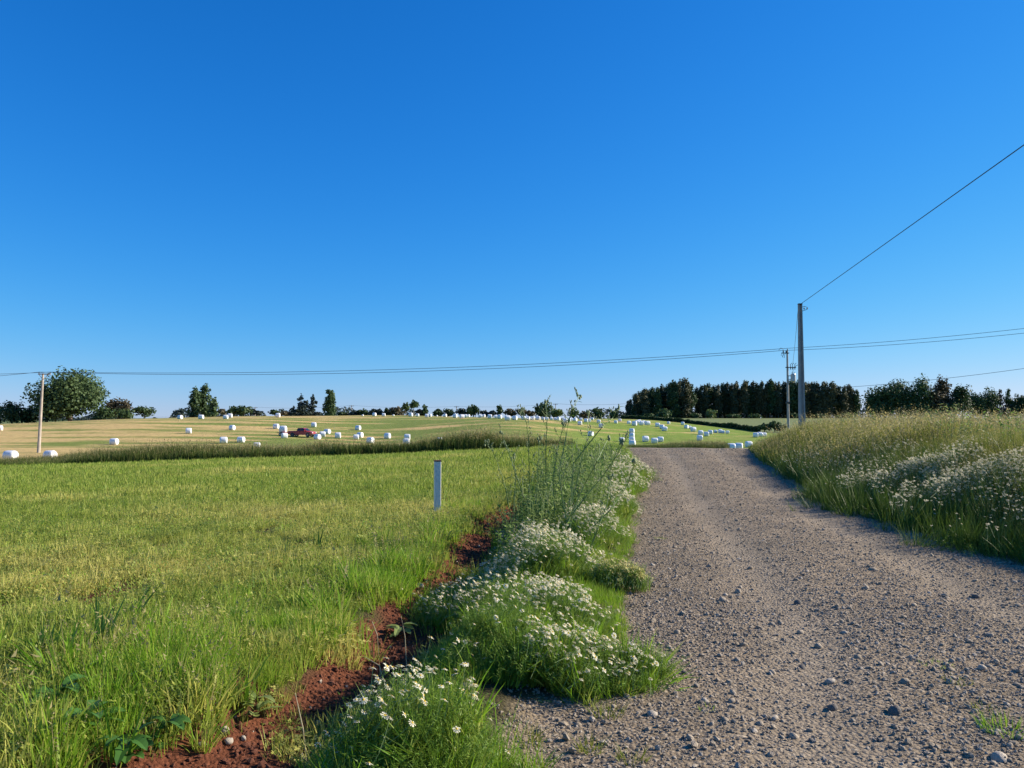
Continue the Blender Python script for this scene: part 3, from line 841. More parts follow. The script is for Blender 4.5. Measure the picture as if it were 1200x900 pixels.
S_flower = [flower_src(s, M['petal']) for s in range(3)]
S_flower_small = [flower_src(s + 7, M['petal'], .032, .2) for s in range(3)]
S_cream = [flower_src(s + 11, M['petal_cream'], .030, .12) for s in range(2)]
S_feather = [feather_src(s) for s in range(4)]

strip_grass()
def clump(x0, y0, rx, ry, hgt, nfl, nfo, label, src=S_flower, fol=None, group="flowering chamomile clumps", scale=1.0, side=0.0, ragged=False, zoff=.15):
    base = empty("chamomile_clump", (x0, y0, h(x0, y0)), label, "wildflower", group)
    def pts(n, edge):
        a = rng.uniform(0, 6.283, n); r = np.sqrt(rng.random(n)) * (.62 + .75 * vnoise(a * 1.4 + x0 * 7, a * 0 + y0 * 3)) * np.where(rng.random(n) < .15, 1.3, 1.)
        return rx * r * np.cos(a), ry * r * np.sin(a), r
    x, y, r = pts(nfo, 1)
    zb = H(x + x0, y + y0) - base.location.z
    lift = hgt * np.clip(1 - r**4, 0, 1) * rng.random(nfo) ** .6 * (.5 + fbm((x + x0) * 3, (y + y0) * 3, 2))
    P = np.stack([x, y, zb + lift * .8], 1)
    fi = rng.choice(7, nfo, p=[.17, .17, .17, .17, .08, .12, .12])
    f = scatter("foliage", P, zrot(nfo, .35), rng.uniform(.6, 1.1, nfo) * scale * np.where(fi >= 4, rng.uniform(.5, 1.15, nfo), 1.), fol or (S_feather + S_lush[:1] + S_mid[:2]), fi, parent=base)
    x, y, r = pts(nfl, 1)
    keep = rng.random(nfl) < np.clip(.55 + side * x / rx + .35 * (fbm((x + x0) * 5, (y + y0) * 5, 2) - .4) * 2, .06, 1)
    if not ragged: keep &= rng.random(nfl) < .3 + .7 * smooth(.36, .54, fbm((x + x0) * 4.5, (y + y0) * 4.5 + 11, 3))
    if ragged: keep &= rng.random(nfl) < smooth(.46, .62, fbm((x + x0) * 2.6, (y + y0) * 2.2 + 30, 3) + .12 * (1 - r)) * (1 - r * r * .6)
    x, y, r = x[keep], y[keep], r[keep]; n = len(x)
    zb = H(x + x0, y + y0) - base.location.z
    z = zb + hgt * np.clip(1 - .8 * r**4, .15, 1) * rng.uniform(.6, 1.15, n) * (.5 + fbm((x + x0) * 3, (y + y0) * 3, 2)) + zoff * rng.uniform(.6, 1.15, n)
    rot = np.stack([rng.normal(-.25, .3, n), rng.normal(.42, .3, n), rng.uniform(-.6, .6, n)], 1)
    scatter("flowers", np.stack([x, y, z], 1), rot, rng.uniform(.6, 1.15, n) * scale, src, parent=base)
    return base
left_clumps = [
    (488, 905, .36, .36, .30, 80, 520, "nearest grassy clump with sparse white daisies beside the red earth ditch", dict(side=-.5)),
    (650, 795, .48, .30, .17, 190, 620, "low clump with white daisies crowding its right end on the gravel edge", dict(side=.5)),
    (745, 795, .16, .08, .03, 12, 110, "flat feathery green mat on the gravel with few daisies", dict()),
    (728, 693, .26, .14, .11, 330, 130, "small cream-flowered clump lying alone on the gravel edge", dict(src=S_cream, fol=S_feather + S_feather[:3], zoff=.10)),
    (555, 725, .42, .7, .22, 260, 700, "green clump of scattered daisies along the ditch behind the big gravel-edge clump", dict()),
    (640, 735, .40, .5, .16, 240, 420, "thin daisy clump between the near gravel-edge clump and the broad mound", dict(side=.3)),
    (588, 765, .30, .45, .2, 60, 420, "leafy clump with few daisies on the ditch side of the near gravel-edge clump", dict()),
    (625, 672, .62, .9, .30, 700, 1100, "broad mound thick with white daisies in the middle of the roadside strip", dict()),
    (604, 650, .28, .7, .20, 240, 280, "bluish shaded daisies on the ditch side below the tall weeds", dict()),
    (690, 630, .40, .9, .26, 380, 500, "daisy clump on the gravel edge right of the broad daisy mound", dict(side=.3)),
    (708, 598, .55, 1.6, .32, 520, 600, "daisy clump under the leaning tall weed stems at the gravel edge", dict(side=.4)),
    (722, 572, .65, 2.2, .38, 520, 560, "pale daisy bank further up the left road edge", dict(side=.4)),
    (728, 555, .70, 2.6, .40, 420, 420, "farthest daisy clump at the left road edge near the crest", dict(side=.4)),
]
for px, py, rx, ry, hg, nf, no, lb, kw in left_clumps:
    X, Y, _ = ground_hit(px, py)
    clump(X, Y, rx, ry, hg * .85 + .03, int(nf * 2.9), int(no * 1.15), lb, scale=max(1., (Y / 9)**.5), **kw)
# right bank: white flower drift
right_clumps = [
    (1195, 632, 1.0, .8, .25, 420, 400, "white daisies in shade at the bank's foot by the right edge of the view"),
    (1120, 596, 1.0, .9, .35, 1100, 420, "dense half-shaded daisy drift on the lower bank"),
    (1060, 576, .95, 1.1, .40, 1900, 420, "brightest thick daisy drift in the middle of the right bank"),
    (1030, 566, 1.0, 1.1, .40, 350, 420, "sunlit daisies on the slope above the brightest drift of the right bank"),
    (985, 556, .8, 1.6, .35, 420, 400, "bluish shaded daisies at the foot of the bank farther up the road"),
    (950, 548, .8, 2.2, .35, 300, 380, "farthest faint daisy patch at the foot of the right bank"),
    (1110, 566, 1.3, .8, .35, 70, 260, "thin sunlit scatter of daisies high on the right bank"),
]
for px, py, rx, ry, hg, nf, no, lb in right_clumps:
    X, Y, _ = ground_hit(px, py + 12); X = max(X, float(road_r(Y)) + .75)
    clump(X, Y, rx * 1.25, ry * 1.25, .10 + hg * .2, int(nf * 6.), no, lb, ragged=True, zoff=.43, fol=S_feather + S_fringe[:3], src=S_flower_small, group="daisy drifts on the right bank", scale=max(1., (Y / 8)**.5))

# ------------------------------------------------------------------ weeds
def add_leaf(mb, base, direction, L, W, droop=.3, seg=4, lobes=0.0, r=random):
    d = Vector(direction).normalized(); side = d.cross(Vector((0, 0, 1)))
    side = side.normalized() if side.length > 1e-3 else Vector((1, 0, 0))
    side = (side + Vector((0, 0, r.uniform(-.4, .4)))).normalized()
    vs_ = []
    for i in range(seg + 1):
        t = i / seg
        p = Vector(base) + d * L * t - Vector((0, 0, droop * L * t * t))
        w = W * .5 * math.sin(math.pi * min(.999, (.12 + .88 * t))) ** .7 * (1 + (lobes if i % 2 else -lobes))
        up = Vector((0, 0, w * .35))
        vs_ += [p - side * w + up, p, p + side * w + up]
    fs = []
    for i in range(seg):
        a = 3 * i; fs += [(a, a + 1, a + 4, a + 3), (a + 1, a + 2, a + 5, a + 4)]
    mb.add(vs_, fs)

def tall_weed(stems, label, d, dens=1.0, group="tall seeding roadside weeds", leafmat_='weed'):
    """stems: list of photo polylines from base to tip, built at distance d with their own depth wander"""
    r = random.Random(label)
    b = at(stems[0][0][0], stems[0][0][1], d); gz = h(b.x, d)
    root = empty("tall_weed", (b.x, d, gz), label, "weed", group)
    O = Vector(root.location)
    ml = MB(); mbud = MB()
    for st in stems:
        dd = d + r.uniform(-.35, .35); pts = []
        for k, (px, py) in enumerate(st):
            pts.append(at(px, py, dd + k * r.uniform(-.12, .12)) - O)
        # down to the ground
        g = pts[0].copy(); g.z = h(g.x + O.x, g.y + O.y) - O.z - .03
        if pts[0].z > .05: pts.insert(0, g)
        fine = []
        for a, c in zip(pts[:-1], pts[1:]):
            for q in range(4): fine.append(a.lerp(c, q / 4) + Vector((r.uniform(-.006, .006),) * 3))
        fine.append(pts[-1])
        n = len(fine); ms = MB()
        ms.tube(fine, [.011 * (1 - .72 * i / n) for i in range(n)], 5)
        # side branches and buds
        for i in range(2, n):
            if r.random() < .75 * dens:
                a = r.uniform(0, 6.28); L = r.uniform(.08, .30) * (1.15 - .6 * i / n)
                tip = fine[i] + Vector((math.cos(a) * L * .7, math.sin(a) * L * .5, L * .9))
                ms.tube([fine[i], fine[i].lerp(tip, .5) + Vector((0, 0, -.01)), tip], [.0035, .0028, .002], 4)
                for q in range(r.randint(2, 4)):
                    p = fine[i].lerp(tip, .55 + .15 * q) + Vector((r.uniform(-.012, .012), r.uniform(-.012, .012), .008))
                    mbud.lathe([(.003, 0), (.008, .008), (.006, .02), (.001, .026)], Matrix.Translation(p), 5)
            if r.random() < .95 * (1 - .45 * i / n):
                a = r.uniform(0, 6.28)
                add_leaf(ml, fine[i], (math.cos(a), math.sin(a), r.uniform(.1, .9)), r.uniform(.06, .2) * (1.2 - .7 * i / n), r.uniform(.012, .035), r=r)
        for q in range(4):
            p = fine[-1] + Vector((r.uniform(-.03, .03), r.uniform(-.02, .02), r.uniform(-.05, .02)))
            mbud.lathe([(.005, 0), (.016, .012), (.012, .032), (.001, .044)], Matrix.Translation(p), 5)
        ms.build("stem", M['stem'], root)
    tag(ml.build("leaves", M[leafmat_], root), kind='stuff')
    tag(mbud.build("seed_buds", M['bud'], root), kind='stuff')
    return root
tall_weed([[(668, 612), (672, 543), (690, 520), (706, 500), (719, 489), (724, 478)], [(664, 610), (655, 556), (666, 495), (671, 479), (679, 464)], [(668, 600), (680, 545), (688, 515), (690, 485)]],
          "tallest weed with bare forked stems rising above the skyline beside the gravel", 9.6)
tall_weed([[(645, 612), (640, 574), (640, 527), (641, 495), (639, 470)], [(650, 610), (648, 560), (655, 520), (660, 497)]],
          "upright budded weed left of the tallest weed, crossing the far round tree", 10.2)
tall_weed([[(625, 600), (620, 567), (620, 519), (617, 495), (610, 481)], [(620, 600), (606, 560), (596, 530), (588, 508)], [(628, 602), (630, 550), (632, 515)]],
          "weed with three thin stems leaning left over the meadow", 10.8)
tall_weed([[(690, 622), (716, 597), (735, 570), (744, 540)], [(668, 606), (688, 580), (705, 560), (722, 535), (730, 520)]],
          "weed with long green stems leaning right over the gravel edge", 9.0, dens=.6)
tall_weed([[(655, 640), (668, 606), (684, 570), (700, 540), (712, 515)], [(690, 650), (700, 620), (712, 590), (716, 560)]],
          "weed with bowed stems in the middle of the daisy mounds", 8.4, dens=.6)
tall_weed([[(598, 600), (592, 570), (584, 545), (578, 530), (570, 520)], [(602, 600), (604, 560), (602, 535)]],
          "pale thin weed at the far left of the tall weed thicket", 11.5, leafmat_='greyweed')
tall_weed([[(705, 590), (712, 560), (722, 530), (728, 515)], [(700, 590), (698, 560), (694, 535)]],
          "greyish weed where the thicket meets the road near the crest", 13.5, leafmat_='greyweed')

def stalk_src(seed, mat):
    r = random.Random(seed); mb = MB()
    for _ in range(5):
        a = r.uniform(0, 6.28); L = r.uniform(.4, .8); tip = Vector((math.cos(a) * L * .22, math.sin(a) * L * .22, L)); b = Vector((math.cos(a) * .05, math.sin(a) * .05, -.03))
        mb.mi = 1; mb.tube([b, b.lerp(tip, .5), tip], [.0035, .003, .0015], 3, False)
        mb.mi = 0
        for q in range(13):
            p = b.lerp(tip, .08 + .9 * q / 12); aa = r.uniform(0, 6.28)
            add_leaf(mb, p, (math.cos(aa), math.sin(aa), r.uniform(.2, 1.2)), r.uniform(.06, .16) * (1.15 - .6 * q / 12), r.uniform(.014, .034), seg=3, r=r)
    return mb.mesh("stalk", [M[mat], M['stem']])
S_stalk = [stalk_src(s, 'greyweed') for s in range(3)] + [stalk_src(s + 9, 'weed') for s in range(3)]
def thicket():
    n = 330
    y = rng.uniform(8.8, 26, n); 
    l = ditch_x(y) + .25; r = road_l(y) - .45
    t = rng.random(n)
    x = l + (r - l) * t
    keep = (y > 9.6) | (t < .5)
    x, y = x[keep], y[keep]; n = len(x)
    sc = rng.uniform(.55, 1.25, n) * np.interp(y, [8.5, 11, 15, 26], [.65, 1.0, 1.15, 1.0])
    scatter("weed_thicket", np.stack([x, y, H(x, y)], 1), zrot(n, .18), sc, S_stalk, None)
    # taller stalks on the bank skyline
    x, y = sample(.32, .95, 11, 48, 1.1, 30)
    s = x - road_r(y); keep = (s > 2.0)
    x, y = x[keep], y[keep]; n = len(x)
    scatter("bank_weeds", np.stack([x, y, H(x, y)], 1), zrot(n, .15), rng.uniform(.7, 1.45, n), S_stalk, None)
    print("thicket", n)
thicket()

def leafy_weed(px, py, label, n, L, seed, mat='broad', upright=.8, group="broad-leaved weeds"):
    r = random.Random(seed); X, Y, Zz = ground_hit(px, py)
    root = empty("leafy_weed", (X, Y, Zz), label, "weed", group)
    for k in range(n):
        a = k * 2.4 + r.uniform(-.3, .3); mb = MB(); e = r.uniform(.25, 1.1) * upright
        b = Vector((math.cos(a) * .02, math.sin(a) * .02, r.uniform(0, .12)))
        add_leaf(mb, b, (math.cos(a), math.sin(a), e), L * r.uniform(.6, 1.15), L * r.uniform(.32, .48), droop=r.uniform(.2, .6), seg=6, lobes=.12, r=r)
        mb.build("leaf", M[mat], root)
    return root
leafy_weed(70, 830, "broad-leaved dock in the dark hollow at the bottom left corner", 14, .17, 1)
leafy_weed(105, 860, "lobed broad-leaved weed between the dock and the red earth", 14, .16, 2)
leafy_weed(150, 890, "leafy weed at the bottom edge left of the bare earth", 14, .15, 3)
leafy_weed(120, 800, "small leafy weed under the tall dark blades at lower left", 11, .12, 4)
leafy_weed(195, 870, "weed with narrow leaves at the left lip of the bare earth", 10, .12, 5)
leafy_weed(300, 842, "grey-green leafy weed overhanging the ditch lip", 11, .13, 6, 'greyweed')
leafy_weed(470, 745, "leaf rosette at the edge of the sunlit red earth", 10, .14, 7, 'greyweed', .25)
leafy_weed(585, 800, "dark broad leaves on the ditch side of the daisy clump", 10, .13, 8)
leafy_weed(40, 770, "leafy weed among dry grass at the left edge of the view", 10, .11, 9)

def dark_blades(px, py, label, n, L, seed, lean=(.15, 0)):
    r = random.Random(seed); X, Y, Zz = ground_hit(px, py)
    root = empty("blade_weed", (X, Y, Zz), label, "weed", "upright dark-bladed weeds in the meadow")
    for _ in range(n):
        mb = MB(); a = r.uniform(0, 6.28)
        mb.blade((math.cos(a) * .04, math.sin(a) * .03, -.02), (lean[0] + r.uniform(-.25, .25), lean[1] + r.uniform(-.2, .2)), L * r.uniform(.6, 1.1), .022 * r.uniform(.8, 1.4), r.uniform(.1, .5), r.uniform(-.5, .5), 5)
        mb.build("leaf", M['broad'], root)
    return root
dark_blades(118, 770, "upright dark blue-green blades standing left in the near meadow", 14, .48, 11)
dark_blades(55, 775, "shorter dark blades left of the upright dark blades", 10, .36, 12)
dark_blades(150, 735, "slanting dark blade weed behind the upright dark blades", 8, .36, 13, (.5, 0))
dark_blades(370, 645, "small dark thistle-like blades in the middle of the meadow", 8, .32, 14)

# grass tufts standing alone on the gravel
def lone_tuft(px, py, label, n, L, w, mat, seed, spread=.05):
    X, Y, Zz = ground_hit(px, py)
    me = tuft(n, L, spread, .006, .6, M[mat], seed, lean=1.1)
    return tag(link("grass_tuft", me, None, (X, Y, Zz)), label, "grass tuft", "grass tufts on the gravel")
lone_tuft(1180, 858, "bright green grass tuft at the right edge on the near gravel", 110, .11, .1, 'lush', 201, .11)
lone_tuft(1098, 780, "flat green weed patch on the gravel above the right-edge grass tuft", 70, .05, .1, 'lush', 202, .09)
lone_tuft(1085, 640, "small green tuft in the shade of the right bank", 60, .08, .1, 'lush', 203, .10)
lone_tuft(712, 838, "olive tuft on the gravel just below the near daisy clump", 70, .10, .1, 'bank', 204, .08)
lone_tuft(692, 880, "dry reddish grass tuft on the near gravel", 70, .10, .1, 'bank', 205, .06)
lone_tuft(740, 892, "thin dry tuft at the bottom edge of the gravel", 50, .09, .1, 'bank', 206, .06)
lone_tuft(620, 870, "dry tuft right of the nearest daisy clump", 70, .11, .1, 'bank', 207, .08)
lone_tuft(830, 832, "tiny green tuft on open gravel right of the daisy clump", 30, .05, .1, 'lush', 208, .05)
lone_tuft(775, 632, "sparse pale green patch in the left wheel track", 70, .06, .1, 'grass', 209, .08)
lone_tuft(1120, 800, "brownish tuft between the two green tufts on the gravel", 50, .06, .1, 'bank', 210, .08)
lone_tuft(1150, 830, "dry sprig beside the bright right-edge tuft", 30, .07, .1, 'bank', 211, .05)

def dry_stalk(p0, p1, d, label, seed):
    a = at(*p0, d); b = at(*p1, d + .12); g = Vector((a.x, a.y, h(a.x, a.y) - .02))
    mb = MB(); mb.tube([g - g, (a - g).lerp(b - g, .5) + Vector((.004, 0, 0)), b - g], [.0035, .003, .0018], 5)
    tag(mb.build("dry_stalk", M['drystem'], None, g), label, "stalk", "dry stalks by the ditch")
dry_stalk((363, 898), (346, 812), 3.75, "pale dry stalk leaning in the ditch at the bottom of the view", 1)
dry_stalk((447, 760), (436, 728), 5.4, "dry brown stalk at the ditch edge left of the nearest daisy clump", 2)
dry_stalk((460, 790), (428, 770), 4.9, "bent dry twig above the nearest daisy clump", 3)
dry_stalk((478, 770), (470, 722), 5.3, "upright dry stalk in front of the shaded ditch", 4)

# ------------------------------------------------------------------ fence post
X, Y, Zz = ground_hit(512.5, 602)
post = empty("fence_post", (X, Y, Zz), "square grey post standing alone at the meadow edge left of the tall weeds", "post")
mb = MB(); mb.box((0, 0, .43), (.115, .115, .96), Matrix.Rotation(R(12), 3, 'Z')); 
po = mb.build("shaft", M['paint_grey'], post)
bv = po.modifiers.new("bevel", 'BEVEL'); bv.width = .008; bv.segments = 2
mb = MB(); mb.box((0, 0, .922), (.123, .123, .024), Matrix.Rotation(R(12), 3, 'Z')); mb.build("cap", M['rust'], post)

# ------------------------------------------------------------------ bales
def bale_mesh(seed):
    r = np.random.default_rng(seed); n = 26; prof = [(0.0, -.62), (.30, -.63), (.52, -.61), (.60, -.57), (.645, -.49), (.655, -.25), (.66, 0), (.655, .25), (.645, .49), (.60, .57), (.52, .61), (.30, .63), (0., .62)]
    V, Fc = [], []
    wob = r.uniform(-.012, .012, (len(prof), n))
    for i, (q, z) in enumerate(prof):
        for k in range(n):
            a = 2 * math.pi * k / n; rr = q + (wob[i, k] + .012 * math.sin(3 * a + seed)) * (q > .1)
            p = [z + .01 * math.sin(2 * a + i), rr * math.cos(a), rr * math.sin(a) + .60]
            if p[2] < .03: p[2] = .0 + (p[2] - .03) * .25          # flat where it sits
            if p[2] < .2: p[1] *= 1.05
            V.append(p)
    for i in range(len(prof) - 1):
        for k in range(n): Fc.append((i * n + k, i * n + (k + 1) % n, (i + 1) * n + (k + 1) % n, (i + 1) * n + k))
    me = bpy.data.meshes.new("wrapped_bale"); me.from_pydata(V, [], Fc); me.materials.append(M['film'])
    me.polygons.foreach_set('use_smooth', [True] * len(Fc)); me.update(); return me
B_mesh = [bale_mesh(s) for s in range(5)]
ORD = "first second third fourth fifth sixth seventh eighth ninth tenth eleventh twelfth thirteenth fourteenth fifteenth sixteenth seventeenth eighteenth nineteenth twentieth".split()
ORD += ["twenty-" + o for o in ORD[:9]] + ["thirtieth"] + ["thirty-" + o for o in ORD[:9]] + ["fortieth"]
nb = [0]
def bale(px, py, label, group, dmin=80., size=1.0, fallback=180, yaw=None, lift=0., d=None):
    if d: x, y = pray(px, py)[0] * d, d; z = h(x, y)
    else: x, y, z = ground_hit(px, py, dmin, 420, fallback)
    o = link("wrapped_bale", B_mesh[nb[0] % 5], None, (x, y, z - .03 + lift)); nb[0] += 1
    sz = size * .80 * rng.uniform(.93, 1.06); o.scale = (sz * rng.uniform(.94, 1.06), sz, sz * rng.uniform(.93, 1.03))
    o.rotation_euler = (0, 0, yaw if yaw is not None else rng.normal(R(-8), R(14)))
    tag(o, label, "bale", group)
    return o
G1 = "white wrapped bales scattered over the left hayfield"
for px, py, lb in [
    (-1, 504.5, "white wrapped bale cut by the left edge of the view below the dark trees"),
    (133.7, 521, "lone white wrapped bale right of the left wooden pole in golden stubble"),
    (221, 508, "white bale by itself below the poplar trio"),
    (272, 504, "white bale by itself below the round dark bushes"),
    (262, 519.5, "left bale of the close pair low in the stubble left of the pickup"),
    (282.5, 518.5, "right bale of the close pair low in the stubble left of the pickup"),
    (301, 526, "nearest white bale left of the pickup, just above the dark grass verge"),
    (323.5, 502.5, "white bale up the slope directly behind the red pickup's tail"),
    (367.7, 500.5, "white bale up the slope above the red pickup's bonnet"),
    (372, 515, "white bale hiding the front corner of the red pickup"),
    (378, 512, "middle bale of the row of three climbing away from the pickup's nose"),
    (383.5, 508.5, "farthest bale of the row of three climbing away from the pickup's nose"),
    (396, 513.5, "white bale standing alone on green stubble right of the pickup row"),
    (419.6, 504, "highest white bale on the green slope right of the pickup"),
    (417.3, 515, "front left bale of the touching pair below the highest slope bale"),
    (422, 512.8, "rear right bale of the touching pair below the highest slope bale"),
    (434, 519.5, "white bale at the verge below the touching pair"),
    (454, 514, "lone white bale right of the touching pair on the green stubble"),
    (477.3, 515, "rear bale of the two nearly stacked in line above the verge"),
    (476.3, 521, "front bale of the two nearly stacked in line above the verge"),
    (515, 519.5, "white bale half sunk in tall grass left of the square post's top"),
]: bale(px, py, lb, G1, dmin=88)
G2 = "white bales half hidden behind the tall grass verge"
for px, py, lb, d in [
    (12, 543, "white bale mostly hidden by the verge left of the wooden pole", 77), (58.5, 542.5, "white bale mostly hidden by the verge right of the wooden pole's foot", 78),
    (206.5, 538, "top of a white bale barely showing above the verge below the poplar trio", 80), (493.3, 525.5, "pinkish-looking bale half hidden by the verge left of the square post", 100),
    (530.7, 523.5, "white bale end half hidden by the verge right of the square post", 104), (561, 519, "white speck of a bale deep in the verge left of the weeds", 108)]:
    bale(px, py, lb, G2, d=d)
G3 = "white wrapped bales along the skyline of the hayfield"
for px, py, lb in [
    (211, 491, "skyline bale left of the poplar trio"), (235.7, 491, "skyline bale in front of the poplar trio"),
    (264.5, 491, "front bale of the skyline pair right of the poplar trio"), (269.5, 489.5, "rear bale of the skyline pair right of the poplar trio"),
    (325.7, 489, "skyline bale left of the bluish trees above the pickup")]:
    bale(px, py, lb, G3, dmin=120)
sky_row = [(425, 487.5, .45), (438.7, 487.5, 1), (449.7, 487.8, .9), (461, 487.5, .5), (481.3, 488, 1), (489.3, 488, .9), (500, 489, 1), (503.5, 488.5, 1), (512, 488, .45), (521.6, 488.5, .9), (533.3, 489.5, 1), (541.3, 490.2, 1), (545.3, 489.3, .9), (548.7, 488.8, .8),
           (562.7, 489.5, 1), (566.7, 489, .9), (574, 490.3, 1.05), (580.7, 490.2, .9), (585.5, 490.6, 1), (594.7, 492.7, 1.15), (603.3, 492.2, 1.05), (613.3, 491.8, 1), (619, 492, .85), (624, 492.2, 1), (630.7, 492.2, 1), (636.4, 492.2, .8), (640.7, 492.3, .8), (646.3, 492.3, .8), (650.7, 492.4, .8), (654.3, 492.7, .9)]
for k, (px, py, s) in enumerate(sky_row):
    bale(px, py, f"{ORD[k]} white bale from the left in the long skyline row right of the lone poplar", G3, dmin=140, size=s, fallback=235 if px < 560 else 185)
G4 = "white wrapped bales on the green slope left of the road's end"
for px, py, s, lb in [
    (662, 495.2, 1.1, "left front bale of the loose cluster behind the tall weed tops"), (667, 494, .95, "bale touching the left front bale of the weed-top cluster"), (669.6, 493.2, .8, "small rear bale in the weed-top cluster"), (674, 493.7, .95, "bale in the middle of the weed-top cluster"),
    (679.5, 498, 1.0, "bale standing lower than its neighbours in the weed-top cluster"), (680.7, 492.8, .8, "small bale directly above the lower weed-top bale"), (686.7, 494.8, 1.0, "left bale of the pair at the right end of the weed-top cluster"), (690.3, 494.8, 1.0, "right bale of the pair at the right end of the weed-top cluster"),
    (694.3, 492.4, .8, "small far bale behind the pair of the weed-top cluster"), (701.6, 496, 1.0, "upper of two bales behind the right-leaning weed tip"), (704.3, 501.2, 1.0, "lower of two bales behind the right-leaning weed tip"), (692, 511, 1.05, "bale seen between the leaning weed stems"),
    (728.5, 518, 1.05, "bale partly behind weed buds just left of the four-bale column"), (721.6, 496.2, .9, "small far bale left of the forest's left end"), (726.5, 494, .9, "far bale at the foot of the forest's left end"), (737, 496.7, .95, "far bale by itself below the forest's left end")]:
    bale(px, py, lb, G4, dmin=100, size=s, fallback=230)
G5 = "white wrapped bales on the bright green field beyond the road"
for k, py in enumerate((507.5, 513, 518.3, 523)):
    bale(740.5 + (.6 if k == 3 else 0), py, f"{['top', 'second', 'third', 'lowest'][k]} bale of the column of four bales left of the road's end", G5, dmin=100, yaw=R(-20), size=1.05 if k < 3 else 1.15)
for px, py, s, lb in [
    (743.5, 498.8, 1.15, "left bale of the heap of bales below the forest's left block"), (746.8, 496.8, 1., "rear left bale of the heap below the forest's left block"), (749.2, 495.6, 1., "farthest bale of the heap below the forest's left block"), (751.8, 498.3, 1.15, "front middle bale of the heap below the forest's left block"), (754, 496.4, 1., "rear right bale of the heap below the forest's left block"), (758.7, 498.2, 1.15, "right bale of the heap below the forest's left block"),
    (770.5, 500.2, 1.15, "rear bale of the slanting row of three on the bright field"), (775.8, 502.6, 1.1, "middle bale of the slanting row of three on the bright field"), (778.7, 505.2, 1.15, "front bale of the slanting row of three on the bright field"), (783.5, 497, .9, "lone bale near the hedge line below the pale bush"), (800, 498, 1., "bale against the dark hedge line below the forest gap"),
    (804.5, 502.2, 1., "left of the two small bales right of the hedge bale"), (808.2, 502.4, .85, "right of the two small bales right of the hedge bale"), (812.5, 505.8, 1.15, "bale between the two small bales and the trio to their right"), (821, 509.6, 1.15, "left bale of the trio nearest the field's right point"), (828, 511.2, 1.1, "front bale of the trio nearest the field's right point"), (832.5, 508.8, 1.1, "rear bale of the trio nearest the field's right point"),
    (756.5, 517.8, 1.2, "big bale alone right of the four-bale column"), (767, 519.5, 1.1, "low bale touching the rough grass right of the big lone bale"), (774, 517.8, 1.1, "bale behind the low bale right of the big lone bale"), (820, 516.2, 1.15, "bale in front of the trio at the edge of the rough grass"),
    (838.5, 507.2, .7, "flattened white bale right of the trio"), (844, 507.6, .95, "bale between the flattened bale and the field's right point"), (847.3, 507.8, .75, "small bale touching the one before the field's right point"), (852.5, 508.2, .85, "last bale towards the field's right point"),
    (885.5, 512.6, 1., "left bale of three in front of the dark bush"), (890.5, 511.8, 1.1, "middle bale of three in front of the dark bush"), (895.5, 511.6, .9, "right bale of three in front of the dark bush")]:
    bale(px, py, lb, G5, dmin=100, size=s, fallback=230)
G6 = "white wrapped bales just beyond the crest of the road"
for px, py, s, d, lb in [(866, 525.3, 1.05, 108, "nearest clear bale beyond the right end of the road crest"), (856.7, 532.5, 1.1, 100, "bale sunk behind the road crest with only its top showing"), (877.3, 521, 1., 118, "bale veiled by grass right of the nearest clear bale"), (898.5, 518, .95, 125, "left of two bales veiled by bank grass under the dark bush"), (902.8, 517.6, 1., 128, "right of two bales veiled by bank grass under the dark bush")]:
    bale(px, py, lb, G6, d=d, size=s)
# the two bales at the pickup's tail
bale(333.3, 513.5, "tilted white bale lying behind the trailer of the red pickup", G1, dmin=88, size=1.0, yaw=R(35))

